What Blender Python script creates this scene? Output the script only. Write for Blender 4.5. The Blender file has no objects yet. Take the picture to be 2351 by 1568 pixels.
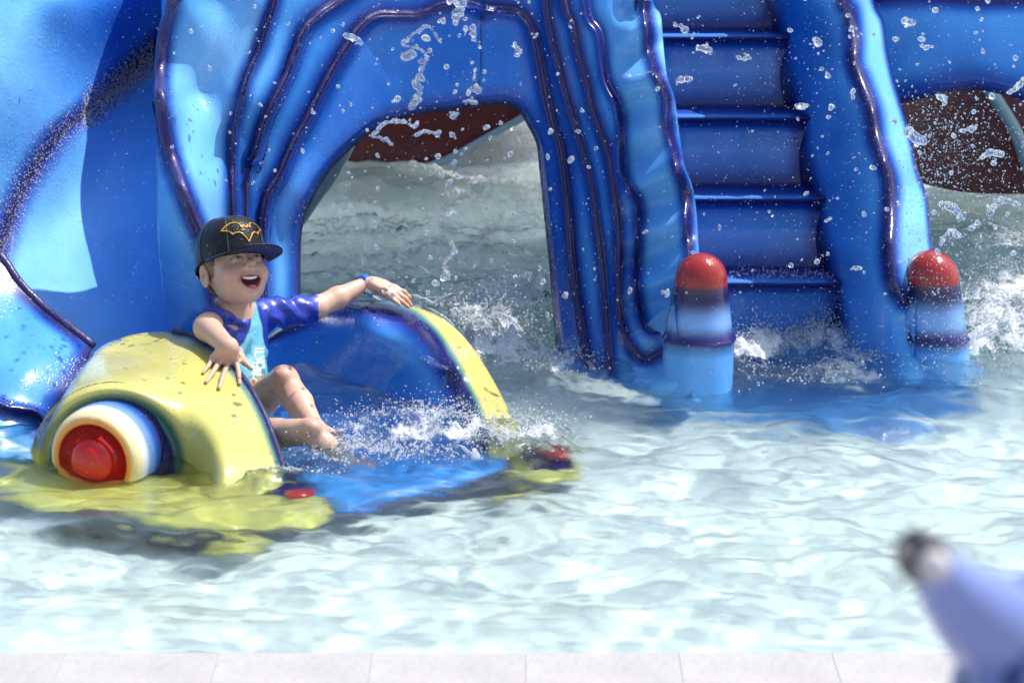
import bpy, math, random
import numpy as np
from mathutils import Vector, Matrix

random.seed(7); RNG = np.random.default_rng(7)
scene = bpy.context.scene
C = scene.collection
PI = math.pi

# ------------------------------------------------------------------ camera
S = 0.78                       # design unit -> metres
HCAM = 2.4                     # design camera height over the water
PITCH = math.radians(13.0)
FPX, CX, CY = 7000.0, 1175.5, 784.0
cam_d = bpy.data.cameras.new('camera'); cam = bpy.data.objects.new('camera', cam_d); C.objects.link(cam)
cam.location = (0, 0, HCAM*S)
cam.rotation_euler = (math.radians(90) - PITCH, 0, 0)
cam_d.sensor_width = 36; cam_d.lens = 36*FPX/2351.0
cam_d.clip_start = 0.1; cam_d.clip_end = 600
cam_d.dof.use_dof = True; cam_d.dof.focus_distance = 9.95*S; cam_d.dof.aperture_fstop = 5.6
scene.camera = cam

# ------------------------------------------------------------------ light
SUN = Vector((0.46, 0.17, 0.87)).normalized()
w = bpy.data.worlds.new('World'); scene.world = w; w.use_nodes = True
nt = w.node_tree; nt.nodes.clear()
sky = nt.nodes.new('ShaderNodeTexSky'); sky.sky_type = 'NISHITA'; sky.sun_disc = False
sky.sun_elevation = math.asin(SUN.z); sky.sun_rotation = math.atan2(SUN.x, SUN.y)
sky.air_density = 1.0; sky.dust_density = 2.5; sky.ozone_density = 1.0
bg = nt.nodes.new('ShaderNodeBackground'); bg.inputs['Strength'].default_value = 0.135
out = nt.nodes.new('ShaderNodeOutputWorld')
nt.links.new(sky.outputs[0], bg.inputs[0]); nt.links.new(bg.outputs[0], out.inputs[0])
sl = bpy.data.lights.new('sun', 'SUN'); sl.energy = 4.2; sl.angle = math.radians(0.5); sl.color = (1.0, 0.955, 0.89)
so = bpy.data.objects.new('sun', sl); C.objects.link(so)
so.rotation_euler = SUN.to_track_quat('Z', 'Y').to_euler()
scene.view_settings.view_transform = 'Standard'
scene.view_settings.look = 'None'
scene.view_settings.exposure = 0.47
scene.view_settings.gamma = 1.0
scene.view_settings.use_curve_mapping = False
scene.cycles.max_bounces = 12; scene.cycles.transmission_bounces = 10; scene.cycles.transparent_max_bounces = 16
scene.cycles.use_denoising = True
scene.cycles.sample_clamp_indirect = 6.0

# ------------------------------------------------------------------ projection helpers (drawing units -> metres)
cp, sp = math.cos(PITCH), math.sin(PITCH)
def P(px, py, Y):
    px = np.asarray(px, float); py = np.asarray(py, float); Y = np.asarray(Y, float)
    a = (px-CX)/FPX; b = -(py-CY)/FPX
    dx = a; dy = cp + b*sp; dz = -sp + b*cp
    t = Y/dy
    return np.stack([dx*t*S, Y*S + 0*dx, (HCAM + dz*t)*S], -1)
def iP(v):
    v = np.asarray(v)/S; x, y, z = v[..., 0], v[..., 1], v[..., 2]-HCAM
    d = y*cp - z*sp; u = y*sp + z*cp
    return CX + FPX*x/d, CY - FPX*u/d
def V(px, py, Y): return P(px, py, Y)
def ground_Y(py, z=0.0):
    return (HCAM - z)/math.tan(PITCH + math.atan((py-CY)/FPX))

def sm(pts, n=8):
    p = np.array(pts, float); q = np.vstack([2*p[0]-p[1], p, 2*p[-1]-p[-2]]); o = []
    for i in range(1, len(q)-2):
        a, b, c, d = q[i-1], q[i], q[i+1], q[i+2]
        for k in range(n):
            t = k/n
            o.append(0.5*((2*b)+(c-a)*t+(2*a-5*b+4*c-d)*t*t+(3*b-a-3*c+d)*t**3))
    o.append(p[-1]); return np.array(o)
def dist(px, py, poly, signed=False):
    best = np.full(np.shape(px), 1e9); side = np.zeros(np.shape(px)); bx = np.zeros(np.shape(px)); by = np.zeros(np.shape(px))
    for i in range(len(poly)-1):
        ax, ay = poly[i][:2]; cx, cy = poly[i+1][:2]; ex, ey = cx-ax, cy-ay; L = ex*ex+ey*ey+1e-12
        t = np.clip(((px-ax)*ex+(py-ay)*ey)/L, 0, 1); qx = ax+t*ex; qy = ay+t*ey
        d = np.hypot(px-qx, py-qy); m = d < best
        best = np.where(m, d, best)
        if signed: side = np.where(m, np.sign(ex*(py-ay)-ey*(px-ax)), side)
        else: bx = np.where(m, qx, bx); by = np.where(m, qy, by)
    return (best, side) if signed else (best, bx, by)
def inside(px, py, poly):
    r = np.zeros(np.shape(px), bool); n = len(poly)
    for i in range(n):
        ax, ay = poly[i]; cx, cy = poly[(i+1) % n]
        if ay == cy: continue
        r ^= ((ay > py) != (cy > py)) & (px < (cx-ax)*(py-ay)/(cy-ay)+ax)
    return r
class TPS:
    def __init__(s, pts, lam=2e-4):
        p = np.array(pts, float); s.c = p[:, :2]/1000; v = p[:, 2]; n = len(p)
        K = s.k(s.c[:, None, :]-s.c[None]); K += lam*np.eye(n)
        Q = np.hstack([np.ones((n, 1)), s.c]); A = np.zeros((n+3, n+3)); A[:n, :n] = K; A[:n, n:] = Q; A[n:, :n] = Q.T
        s.w = np.linalg.solve(A, np.r_[v, 0, 0, 0]); s.n = n
    def k(s, d):
        r2 = (d**2).sum(-1); return 0.5*r2*np.log(r2+1e-12)
    def __call__(s, px, py):
        x = np.asarray(px, float)/1000; y = np.asarray(py, float)/1000; o = s.w[s.n]+s.w[s.n+1]*x+s.w[s.n+2]*y
        for i in range(s.n):
            r2 = (x-s.c[i, 0])**2+(y-s.c[i, 1])**2; o = o+s.w[i]*0.5*r2*np.log(r2+1e-12)
        return o
def sstep(a, b, x):
    t = np.clip((x-a)/(b-a), 0, 1); return t*t*(3-2*t)
def mixc(a, b, t):
    a = np.asarray(a, float); b = np.asarray(b, float); t = np.asarray(t)[..., None]; return a*(1-t)+b*t
def vnoise2(x, y, seed=0):
    r = np.random.default_rng(seed); T = r.random((64, 64))
    xi = np.floor(x).astype(int); yi = np.floor(y).astype(int); fx = x-xi; fy = y-yi
    fx = fx*fx*(3-2*fx); fy = fy*fy*(3-2*fy)
    g = lambda i, j: T[i % 64, j % 64]
    return (g(xi, yi)*(1-fx)+g(xi+1, yi)*fx)*(1-fy)+(g(xi, yi+1)*(1-fx)+g(xi+1, yi+1)*fx)*fy
def fbm2(x, y, oct=4, seed=0):
    a = 0; amp = 0.5
    for k in range(oct): a = a+amp*vnoise2(x*2**k+17*k, y*2**k+5*k, seed+k); amp *= 0.5
    return a

# ------------------------------------------------------------------ object helpers
def mesh_obj(name, verts, faces, mat, parent=None, col=None, smooth=True):
    me = bpy.data.meshes.new(name)
    verts = np.asarray(verts, np.float32)
    if isinstance(faces, np.ndarray):
        nv = faces.shape[1]; me.vertices.add(len(verts)); me.vertices.foreach_set('co', verts.ravel())
        me.loops.add(faces.size); me.loops.foreach_set('vertex_index', faces.ravel().astype(np.int32))
        me.polygons.add(len(faces)); me.polygons.foreach_set('loop_start', np.arange(0, faces.size, nv, dtype=np.int32))
        me.update(calc_edges=True)
    else: me.from_pydata([tuple(map(float, v)) for v in verts], [], faces)
    me.validate()
    if col is not None:
        at = me.color_attributes.new('Col', 'FLOAT_COLOR', 'POINT')
        c = np.ones((len(verts), 4), np.float32); c[:, :np.shape(col)[1]] = col; at.data.foreach_set('color', c.ravel())
    me.polygons.foreach_set('use_smooth', np.full(len(me.polygons), smooth))
    me.materials.append(mat)
    o = bpy.data.objects.new(name, me); C.objects.link(o)
    if parent: o.parent = parent; o.matrix_parent_inverse = parent.matrix_basis.inverted()
    return o
def thing(name, label, cat, loc=(0, 0, 0), group=None):
    o = bpy.data.objects.new(name, None); C.objects.link(o); o.location = loc; o.empty_display_size = 0.1
    tag(o, label, cat, group); return o
def tag(o, label=None, cat=None, group=None, kind=None):
    if label: o['label'] = label
    if cat: o['category'] = cat
    if group: o['group'] = group
    if kind: o['kind'] = kind
    return o
def grid_faces(nu, nv, wrap=False):
    i = np.arange(nu-1)[:, None]; j = np.arange(nv if wrap else nv-1)[None]; j2 = (j+1) % nv
    return np.stack([(i*nv+j), (i*nv+j2), ((i+1)*nv+j2), ((i+1)*nv+j)], -1).reshape(-1, 4)
def solid(o, t, off=-1.0):
    m = o.modifiers.new('thickness', 'SOLIDIFY'); m.thickness = t; m.offset = off; m.use_even_offset = False; return o

def panel(name, outline, depthf, colf, mat, parent, step=4.0, thick=0.03, flip=False):
    ol = np.array(outline, float); x0, y0 = ol.min(0); x1, y1 = ol.max(0)
    nx = int((x1-x0)/step)+3; ny = int((y1-y0)/step)+3
    gx = x0-step*0.5+step*np.arange(nx); gy = y0-step*0.5+step*np.arange(ny)
    X, Y = np.meshgrid(gx, gy, indexing='xy')             # ny,nx
    cin = inside((X[:-1, :-1]+step/2), (Y[:-1, :-1]+step/2), ol)
    f = grid_faces(ny, nx).reshape(ny-1, nx-1, 4)[cin]
    e = np.sort(np.concatenate([f[:, [0, 1]], f[:, [1, 2]], f[:, [2, 3]], f[:, [3, 0]]]), axis=1)
    u, cnt = np.unique(e, axis=0, return_counts=True); bv = np.unique(u[cnt == 1])
    x = X.ravel().copy(); y = Y.ravel().copy()
    cl = np.vstack([ol, ol[:1]])
    _, bx, by = dist(x[bv], y[bv], cl); x[bv] = bx; y[bv] = by
    used = np.unique(f); rm = np.full(nx*ny, -1); rm[used] = np.arange(len(used)); f = rm[f]; x = x[used]; y = y[used]
    D = depthf(x, y); v = P(x, y, D); c = colf(x, y, v)
    o = mesh_obj(name, v, f, mat, parent, c)
    if thick: solid(o, thick, -1 if flip else 1)
    return o

def tube(name, pts, rad, mat, parent=None, col=None, seg=12, ends=True):
    pts = np.array(pts, float); n = len(pts); rad = np.broadcast_to(np.asarray(rad, float), (n,)).copy()
    T = np.gradient(pts, axis=0); T /= np.linalg.norm(T, axis=1)[:, None]+1e-9
    up = np.array([0.1, 1, 0.2]); A = np.cross(T, up); A /= np.linalg.norm(A, axis=1)[:, None]; B = np.cross(T, A)
    a = np.linspace(0, 2*PI, seg, endpoint=False)
    v = pts[:, None]+rad[:, None, None]*(A[:, None]*np.cos(a)[None, :, None]+B[:, None]*np.sin(a)[None, :, None])
    v = v.reshape(-1, 3); f = grid_faces(n, seg, True).tolist()
    f += [list(range(seg)), list(range((n-1)*seg, n*seg))[::-1]]
    c = None if col is None else (np.repeat(np.asarray(col), seg, 0) if np.ndim(col) == 2 else np.tile(col, (n*seg, 1)))
    return mesh_obj(name, v, f, mat, parent, c)

def lathe(name, prof, mat, parent, origin, axis, col=None, seg=64, up=(0, 0, 1)):
    """prof: list of (radius, height[, colour])"""
    prof = list(prof); n = len(prof); ax = Vector(axis).normalized(); u = Vector(up)
    A = ax.cross(u).normalized() if abs(ax.dot(u)) < .99 else Vector((1, 0, 0)); B = ax.cross(A)
    A, B, ax = np.array(A), np.array(B), np.array(ax); a = np.linspace(0, 2*PI, seg, endpoint=False)
    r = np.array([p[0] for p in prof]); h = np.array([p[1] for p in prof])
    v = np.array(origin)+h[:, None, None]*ax+r[:, None, None]*(A*np.cos(a)[:, None]+B*np.sin(a)[:, None])[None]
    f = grid_faces(n, seg, True).tolist()+[list(range(seg))[::-1], list(range((n-1)*seg, n*seg))]
    c = None
    if len(prof[0]) > 2: c = np.repeat(np.array([p[2] for p in prof], float), seg, 0)
    elif col is not None: c = np.tile(col, (n*seg, 1))
    return mesh_obj(name, v.reshape(-1, 3), f, mat, parent, c)

# signed-distance modelling: smooth unions meshed with surface nets
class Field:
    def __init__(s, lo, hi, h):
        s.lo = np.array(lo, float); s.h = h; s.n = np.ceil((np.array(hi)-s.lo)/h).astype(int)+1
        s.v = np.full(s.n, 0.5, np.float32)
    def block(s, lo, hi):
        a = np.clip(np.floor((np.array(lo)-s.lo)/s.h).astype(int), 0, s.n); b = np.clip(np.ceil((np.array(hi)-s.lo)/s.h).astype(int)+1, 0, s.n)
        if np.any(b <= a): return None
        ax = [s.lo[i]+s.h*np.arange(a[i], b[i]) for i in range(3)]
        X, Y, Z = np.meshgrid(*ax, indexing='ij', sparse=False)
        return (slice(a[0], b[0]), slice(a[1], b[1]), slice(a[2], b[2])), X, Y, Z
    def add(s, fn, lo, hi, k=0.01, mode='u'):
        m = k+4*s.h; b = s.block(np.array(lo)-m, np.array(hi)+m)
        if b is None: return
        sl_, X, Y, Z = b; d = fn(X, Y, Z).astype(np.float32); c = s.v[sl_]
        if mode == 's': h = np.maximum(k-np.abs(-d-c), 0)/k; s.v[sl_] = np.maximum(c, -d)+h*h*k/4
        else: h = np.maximum(k-np.abs(d-c), 0)/k; s.v[sl_] = np.minimum(c, d)-h*h*k/4
    def cap(s, a, b, ra, rb, k=0.01, mode='u'):
        a = np.array(a, float); b = np.array(b, float); d = b-a; L = d.dot(d)+1e-12; R = max(ra, rb)
        def fn(X, Y, Z):
            t = np.clip(((X-a[0])*d[0]+(Y-a[1])*d[1]+(Z-a[2])*d[2])/L, 0, 1)
            return np.sqrt((X-a[0]-t*d[0])**2+(Y-a[1]-t*d[1])**2+(Z-a[2]-t*d[2])**2)-(ra+(rb-ra)*t)
        s.add(fn, np.minimum(a, b)-R, np.maximum(a, b)+R, k, mode)
    def ell(s, c, r, M=np.eye(3), k=0.01, mode='u'):
        c = np.array(c, float); r = np.array(r, float); M = np.array(M); R = r.max()*1.05
        def fn(X, Y, Z):
            q = np.stack([X-c[0], Y-c[1], Z-c[2]], -1)@M; k0 = np.sqrt(((q/r)**2).sum(-1)); k1 = np.sqrt(((q/r**2)**2).sum(-1))+1e-9
            return k0*(k0-1)/k1
        s.add(fn, c-R, c+R, k, mode)
    def mesh(s):
        v = s.v; ins = v < 0; n = np.array(v.shape)-1
        cnt = np.zeros(n, np.int8)
        for i in (0, 1):
            for j in (0, 1):
                for k in (0, 1): cnt += ins[i:i+n[0], j:j+n[1], k:k+n[2]]
        act = (cnt > 0) & (cnt < 8); I = np.argwhere(act); idx = np.full(n, -1, np.int32); idx[act] = np.arange(len(I))
        acc = np.zeros((len(I), 3)); num = np.zeros(len(I))
        cor = [(i, j, k) for i in (0, 1) for j in (0, 1) for k in (0, 1)]
        val = {c: v[I[:, 0]+c[0], I[:, 1]+c[1], I[:, 2]+c[2]] for c in cor}
        for c in cor:
            for ax in range(3):
                if c[ax] == 0:
                    d = list(c); d[ax] = 1; d = tuple(d); a, b = val[c], val[d]; m = (a < 0) != (b < 0)
                    t = np.where(m, a/(a-b+1e-20), 0); p = np.array(c, float)[None].repeat(len(I), 0); p[:, ax] += t
                    acc += p*m[:, None]; num += m
        V_ = s.lo+s.h*(I+acc/num[:, None]); F = []
        for ax in range(3):
            o1, o2 = [(1, 2), (2, 0), (0, 1)][ax]
            a = np.moveaxis(ins, ax, 0); sa = ins.take(range(0, v.shape[ax]-1), ax); sb = ins.take(range(1, v.shape[ax]), ax)
            E = np.argwhere(sa != sb); ok = np.ones(len(E), bool)
            for o in (o1, o2): ok &= (E[:, o] > 0) & (E[:, o] < n[o])
            E = E[ok]; fl = sa[E[:, 0], E[:, 1], E[:, 2]]; q = []
            for da, db in ((1, 1), (0, 1), (0, 0), (1, 0)):
                G = E.copy(); G[:, o1] -= da; G[:, o2] -= db; q.append(idx[G[:, 0], G[:, 1], G[:, 2]])
            q = np.stack(q, -1); q[~fl] = q[~fl][:, ::-1]; F.append(q)
        F = np.concatenate(F); F = F[(F >= 0).all(1)]
        return V_, F
    def relax(s, V_, F, it=2, lam=0.5):
        e = np.concatenate([F[:, [0, 1]], F[:, [1, 2]], F[:, [2, 3]], F[:, [3, 0]]]); e = np.concatenate([e, e[:, ::-1]])
        for _ in range(it):
            a = np.zeros_like(V_); 
            for c in range(3): a[:, c] = np.bincount(e[:, 0], V_[e[:, 1], c], len(V_))
            d = np.bincount(e[:, 0], minlength=len(V_)); V_ = V_*(1-lam)+lam*a/np.maximum(d, 1)[:, None]
        return V_

# ------------------------------------------------------------------ materials
def new_mat(name):
    m = bpy.data.materials.new(name); m.use_nodes = True; nt = m.node_tree
    return m, nt, nt.nodes['Principled BSDF']
def N(nt, t, **kw):
    n = nt.nodes.new(t)
    for k, v in kw.items():
        if k.startswith('i_'): n.inputs[k[2:].replace('_', ' ')].default_value = v
        else: setattr(n, k, v)
    return n
def paint_mat(name, rough=0.22, coat=0.6, bump=0.25, bead=0.35, spec=0.5, col=None, sss=0.0, mottle=0.06, scale=1.0, beadscale=130, coatr=0.06):
    m, nt, b = new_mat(name); L = nt.links
    b.inputs['Roughness'].default_value = rough; b.inputs['Coat Weight'].default_value = coat
    b.inputs['Coat Roughness'].default_value = coatr; b.inputs['Specular IOR Level'].default_value = spec
    if sss: b.inputs['Subsurface Weight'].default_value = sss; b.inputs['Subsurface Radius'].default_value = (0.012, 0.005, 0.003)
    tc = N(nt, 'ShaderNodeTexCoord')
    if col is None: src = N(nt, 'ShaderNodeAttribute', attribute_name='Col').outputs['Color']
    else:
        r = N(nt, 'ShaderNodeRGB'); r.outputs[0].default_value = (*col, 1); src = r.outputs[0]
    n1 = N(nt, 'ShaderNodeTexNoise'); n1.inputs['Scale'].default_value = 7*scale; n1.inputs['Detail'].default_value = 6; n1.inputs['Roughness'].default_value = 0.65
    L.new(tc.outputs['Object'], n1.inputs['Vector'])
    mr = N(nt, 'ShaderNodeMapRange'); mr.inputs['From Min'].default_value = 0.3; mr.inputs['From Max'].default_value = 0.7
    mr.inputs['To Min'].default_value = 1-mottle*1.6; mr.inputs['To Max'].default_value = 1+mottle
    L.new(n1.outputs['Fac'], mr.inputs['Value'])
    mx = N(nt, 'ShaderNodeVectorMath', operation='SCALE'); L.new(src, mx.inputs[0]); L.new(mr.outputs[0], mx.inputs['Scale'])
    L.new(mx.outputs[0], b.inputs['Base Color'])
    # fine orange-peel plus beads of water
    n2 = N(nt, 'ShaderNodeTexNoise'); n2.inputs['Scale'].default_value = 38*scale; n2.inputs['Detail'].default_value = 5
    L.new(tc.outputs['Object'], n2.inputs['Vector'])
    bp = N(nt, 'ShaderNodeBump'); bp.inputs['Strength'].default_value = bump; bp.inputs['Distance'].default_value = 0.004
    L.new(n2.outputs['Fac'], bp.inputs['Height'])
    if bead:
        vo = N(nt, 'ShaderNodeTexVoronoi'); vo.inputs['Scale'].default_value = beadscale; vo.inputs['Randomness'].default_value = 1
        L.new(tc.outputs['Object'], vo.inputs['Vector'])
        m2 = N(nt, 'ShaderNodeMapRange'); m2.inputs['From Min'].default_value = 0.38; m2.inputs['From Max'].default_value = 0.05
        L.new(vo.outputs['Distance'], m2.inputs['Value'])
        n3 = N(nt, 'ShaderNodeTexNoise'); n3.inputs['Scale'].default_value = 11; n3.inputs['Detail'].default_value = 3
        L.new(tc.outputs['Object'], n3.inputs['Vector'])
        m3 = N(nt, 'ShaderNodeMapRange'); m3.inputs['From Min'].default_value = 0.45; m3.inputs['From Max'].default_value = 0.6; L.new(n3.outputs['Fac'], m3.inputs['Value'])
        mm = N(nt, 'ShaderNodeMath', operation='MULTIPLY'); L.new(m2.outputs[0], mm.inputs[0]); L.new(m3.outputs[0], mm.inputs[1])
        b2 = N(nt, 'ShaderNodeBump'); b2.inputs['Strength'].default_value = bead; b2.inputs['Distance'].default_value = 0.002
        L.new(mm.outputs[0], b2.inputs['Height']); L.new(bp.outputs[0], b2.inputs['Normal']); bp = b2
    L.new(bp.outputs[0], b.inputs['Coat Normal']); L.new(bp.outputs[0], b.inputs['Normal'])
    return m
M_paint = paint_mat('painted_fibreglass', bump=.08, bead=.4, coat=.22, coatr=.12, spec=.4)
M_ridge = paint_mat('wet_dark_ridge', rough=0.45, coat=.3, bump=0.5, bead=1.0, scale=1.6, beadscale=170, coatr=.12)
M_post = paint_mat('post_paint', rough=0.2, coat=.55, spec=.35, bump=0.1, bead=0.5, beadscale=120)
M_bed = paint_mat('wet_slide_bed', rough=0.6, coat=.04, spec=.25, bump=0.3, bead=0.5, scale=1.8, beadscale=90, coatr=0.16)

def mat_water(name='pool_water', tr=0.0):
    m, nt, b = new_mat(name); L = nt.links; nt.nodes.remove(b); o = nt.nodes['Material Output']
    at = N(nt, 'ShaderNodeAttribute', attribute_name='Col'); sx = N(nt, 'ShaderNodeSeparateColor'); L.new(at.outputs['Color'], sx.inputs[0])
    tc = N(nt, 'ShaderNodeTexCoord')
    n = N(nt, 'ShaderNodeTexNoise'); n.inputs['Scale'].default_value = 30; n.inputs['Detail'].default_value = 3
    L.new(tc.outputs['Object'], n.inputs['Vector'])
    bp = N(nt, 'ShaderNodeBump'); bp.inputs['Strength'].default_value = 0.25; bp.inputs['Distance'].default_value = 0.006; L.new(n.outputs['Fac'], bp.inputs['Height'])
    n2 = N(nt, 'ShaderNodeTexNoise'); n2.inputs['Scale'].default_value = 85; n2.inputs['Detail'].default_value = 5; n2.inputs['Roughness'].default_value = .7
    L.new(tc.outputs['Object'], n2.inputs['Vector'])
    b2 = N(nt, 'ShaderNodeBump'); b2.inputs['Distance'].default_value = 0.01; L.new(n2.outputs['Fac'], b2.inputs['Height']); L.new(sx.outputs[1], b2.inputs['Strength']); L.new(bp.outputs[0], b2.inputs['Normal'])
    fr = N(nt, 'ShaderNodeFresnel'); fr.inputs['IOR'].default_value = 1.33; L.new(b2.outputs[0], fr.inputs['Normal'])
    gl = N(nt, 'ShaderNodeBsdfGlossy'); gl.inputs['Roughness'].default_value = 0.03; L.new(b2.outputs[0], gl.inputs['Normal'])
    rf = N(nt, 'ShaderNodeBsdfRefraction'); rf.inputs['IOR'].default_value = 1.33; rf.inputs['Roughness'].default_value = 0.0; rf.inputs['Color'].default_value = (.93, 1, .99, 1); L.new(b2.outputs[0], rf.inputs['Normal'])
    tp = N(nt, 'ShaderNodeBsdfTransparent'); tp.inputs['Color'].default_value = (.9, .985, .98, 1)
    m1 = N(nt, 'ShaderNodeMixShader'); m1.inputs[0].default_value = 1-tr; L.new(tp.outputs[0], m1.inputs[1]); L.new(rf.outputs[0], m1.inputs[2])
    m2 = N(nt, 'ShaderNodeMixShader'); L.new(fr.outputs[0], m2.inputs[0]); L.new(m1.outputs[0], m2.inputs[1]); L.new(gl.outputs[0], m2.inputs[2])
    # foam: aerated water, also whitens the far water to look sunlit
    df = N(nt, 'ShaderNodeBsdfDiffuse'); df.inputs['Color'].default_value = (.82, .86, .9, 1)
    m3 = N(nt, 'ShaderNodeMixShader'); L.new(m2.outputs[0], m3.inputs[1]); L.new(df.outputs[0], m3.inputs[2])
    n4 = N(nt, 'ShaderNodeTexNoise'); n4.inputs['Scale'].default_value = 60; n4.inputs['Detail'].default_value = 6; n4.inputs['Roughness'].default_value = .75; L.new(tc.outputs['Object'], n4.inputs['Vector'])
    n4.inputs['Scale'].default_value = 95; n4.inputs['Roughness'].default_value = .85
    th = N(nt, 'ShaderNodeMath', operation='ADD'); L.new(n4.outputs['Fac'], th.inputs[0]); L.new(sx.outputs[0], th.inputs[1])
    mr = N(nt, 'ShaderNodeMapRange'); mr.inputs['From Min'].default_value = 0.90; mr.inputs['From Max'].default_value = 1.12; mr.inputs['To Max'].default_value = .85; L.new(th.outputs[0], mr.inputs['Value'])
    L.new(mr.outputs[0], m3.inputs[0]); L.new(m3.outputs[0], o.inputs['Surface'])
    return m
so.data.cycles.is_caustics_light = True
def wet(o): o.cycles.is_caustics_receiver = True; return o
M_water = mat_water()

# ------------------------------------------------------------------ the setting: pool basin, water, deck
def nonuniform(pieces):
    o = []
    for a, b, s in pieces: o.append(np.arange(a, b, s))
    return np.concatenate(o+[[pieces[-1][1]]])
wx = nonuniform([(-9, -2.2, .12), (-2.2, -1.7, .03), (-1.7, 1.7, .0068), (1.7, 2.4, .03), (2.4, 9, .12)])
wy = nonuniform([(5.46, 8.7, .0075), (8.7, 12.5, .02), (12.5, 20, .07)])
WX, WY = np.meshgrid(wx, wy, indexing='ij')
def swell(X, Y):
    r = np.random.default_rng(3); Z = 0*X
    for k in range(46):
        lam = 0.075*1.062**k; th = r.normal(PI/2, 0.55); ph = r.random()*6.28; a = 0.0074*lam*(.85 if lam > .3 else 1.15)
        s = np.sin(2*PI/lam*(X*math.cos(th)+Y*math.sin(th))+ph+0.8*np.sin(X*3.1+Y*1.7+k))
        Z = Z+a*(s+0.25*s*s)
    for k in range(26):
        lam = 0.032*1.06**k; th = r.normal(PI/2, 0.6); Z = Z+0.0046*lam*np.sin(2*PI/lam*(X*math.cos(th)+Y*math.sin(th))+r.random()*6.28+1.5*np.sin(X*5+Y*4+k*2))
    return (Z-0.002)*(0.35+0.65*sstep(5.48, 6.1, Y)+0.25*sstep(8.4, 9.6, Y))
# churned zones: (px, py, radius px across, radius px in depth-rows, foam, height)
CHURN = [(930, 1010, 230, 48, .34, .05), (1080, 1010, 150, 45, .40, .05), (760, 1060, 120, 26, .26, .03), (1240, 1010, 95, 34, .32, .055), (640, 1100, 90, 18, .3, .02),
         (1130, 800, 160, 65, .52, .075), (1060, 740, 120, 40, .30, .04), (1290, 850, 100, 34, .30, .03), (1400, 880, 130, 30, .14, .02),
         (1740, 808, 105, 30, .62, .07), (1880, 802, 100, 30, .62, .07), (1990, 838, 80, 22, .42, .04), (1850, 860, 220, 50, .18, .025),
         (2290, 770, 140, 75, .50, .05), (2330, 690, 150, 80, .50, .05), (2300, 860, 160, 40, .16, .02), (1600, 925, 80, 14, .05, .012), (2150, 872, 80, 9, .28, .01),
         (850, 560, 260, 110, .10, .05), (1100, 470, 260, 90, .16, .04), (1130, 335, 260, 70, .30, .012), (1080, 425, 280, 55, .26, .015), (1180, 690, 110, 50, .5, .06), (980, 690, 60, 25, .3, .04), (1250, 930, 160, 50, .14, .02)]
wpx, wpy = iP(np.stack([WX, WY, 0*WX], -1))
foam = 0*WX; rough = 0*WX
for (cx_, cy_, rx, ry, fo, hh) in CHURN:
    g = np.exp(-((wpx-cx_)/rx)**2-((wpy-cy_)/ry)**2); foam = np.maximum(foam, fo*g) ; rough = np.maximum(rough, hh*g)
n_a = fbm2(WX*9, WY*9, 4, 11)-0.47; n_b = fbm2(WX*26, WY*20, 3, 31)-0.45
n_c = fbm2(WX*60, WY*48, 2, 91)-.37
WZ = swell(WX, WY)+rough*(n_a*1.2+np.abs(n_b)*1.5+.45*n_c-0.14)
ridged = 1-np.abs(fbm2(WX*16, WY*16, 4, 51)-0.47)*6
WZ += rough*0.30*np.clip(ridged, 0, 1)
fo = np.clip(1.5*foam*(0.55+2.2*(fbm2(WX*16, WY*11, 4, 71)-0.35)), 0, .62)
fo = np.maximum(fo, .56*np.exp(-((wpx-1120)/420)**2)*(1-sstep(365, 500, wpy+50*(fbm2(WX*3, WY*5, 3, 19)-.5))))  # white mixed in so the far water looks sunlit and pale
fo = np.maximum(fo, .42*np.exp(-((wpx-2330)/190)**2)*sstep(430, 480, wpy)*(1-sstep(690, 800, wpy))*(.6+.8*fbm2(WX*8, WY*8, 3, 20)))
col = np.stack([fo, np.clip(0.15+rough*12, 0, 0.9), 0*fo], -1).reshape(-1, 3)
water = mesh_obj('water', np.stack([WX, WY, WZ], -1).reshape(-1, 3), grid_faces(len(wx), len(wy))[:, ::-1], M_water, col=col)
tag(water, kind='structure'); water.cycles.is_caustics_caster = True
def water_z(x, y):
    i = np.clip(np.searchsorted(wx, x), 1, len(wx)-1); j = np.clip(np.searchsorted(wy, y), 1, len(wy)-1)
    return WZ[i, j]

def plaster(name, c, rough=0.7, scale=3.0, var=0.12):
    m, nt, b = new_mat(name); L = nt.links; b.inputs['Roughness'].default_value = rough
    tc = N(nt, 'ShaderNodeTexCoord'); n = N(nt, 'ShaderNodeTexNoise'); n.inputs['Scale'].default_value = scale; n.inputs['Detail'].default_value = 8
    L.new(tc.outputs['Object'], n.inputs['Vector']); r = N(nt, 'ShaderNodeValToRGB')
    r.color_ramp.elements[0].position = .3; r.color_ramp.elements[1].position = .7
    r.color_ramp.elements[0].color = (*[x*(1-var) for x in c], 1); r.color_ramp.elements[1].color = (*[min(1, x*(1+var*.4)) for x in c], 1)
    L.new(n.outputs['Fac'], r.inputs[0]); L.new(r.outputs[0], b.inputs['Base Color'])
    bp = N(nt, 'ShaderNodeBump'); bp.inputs['Strength'].default_value = .3; bp.inputs['Distance'].default_value = .01
    n2 = N(nt, 'ShaderNodeTexNoise'); n2.inputs['Scale'].default_value = 60; n2.inputs['Detail'].default_value = 6; L.new(tc.outputs['Object'], n2.inputs['Vector']); L.new(n2.outputs['Fac'], bp.inputs['Height']); L.new(bp.outputs[0], b.inputs['Normal'])
    return m
M_floor = plaster('pool_plaster', (.80, .865, .855), .6, 2.0)
M_coping = plaster('coping_stone', (.42, .41, .413), .6, 6.0)
fz = -0.21
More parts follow.
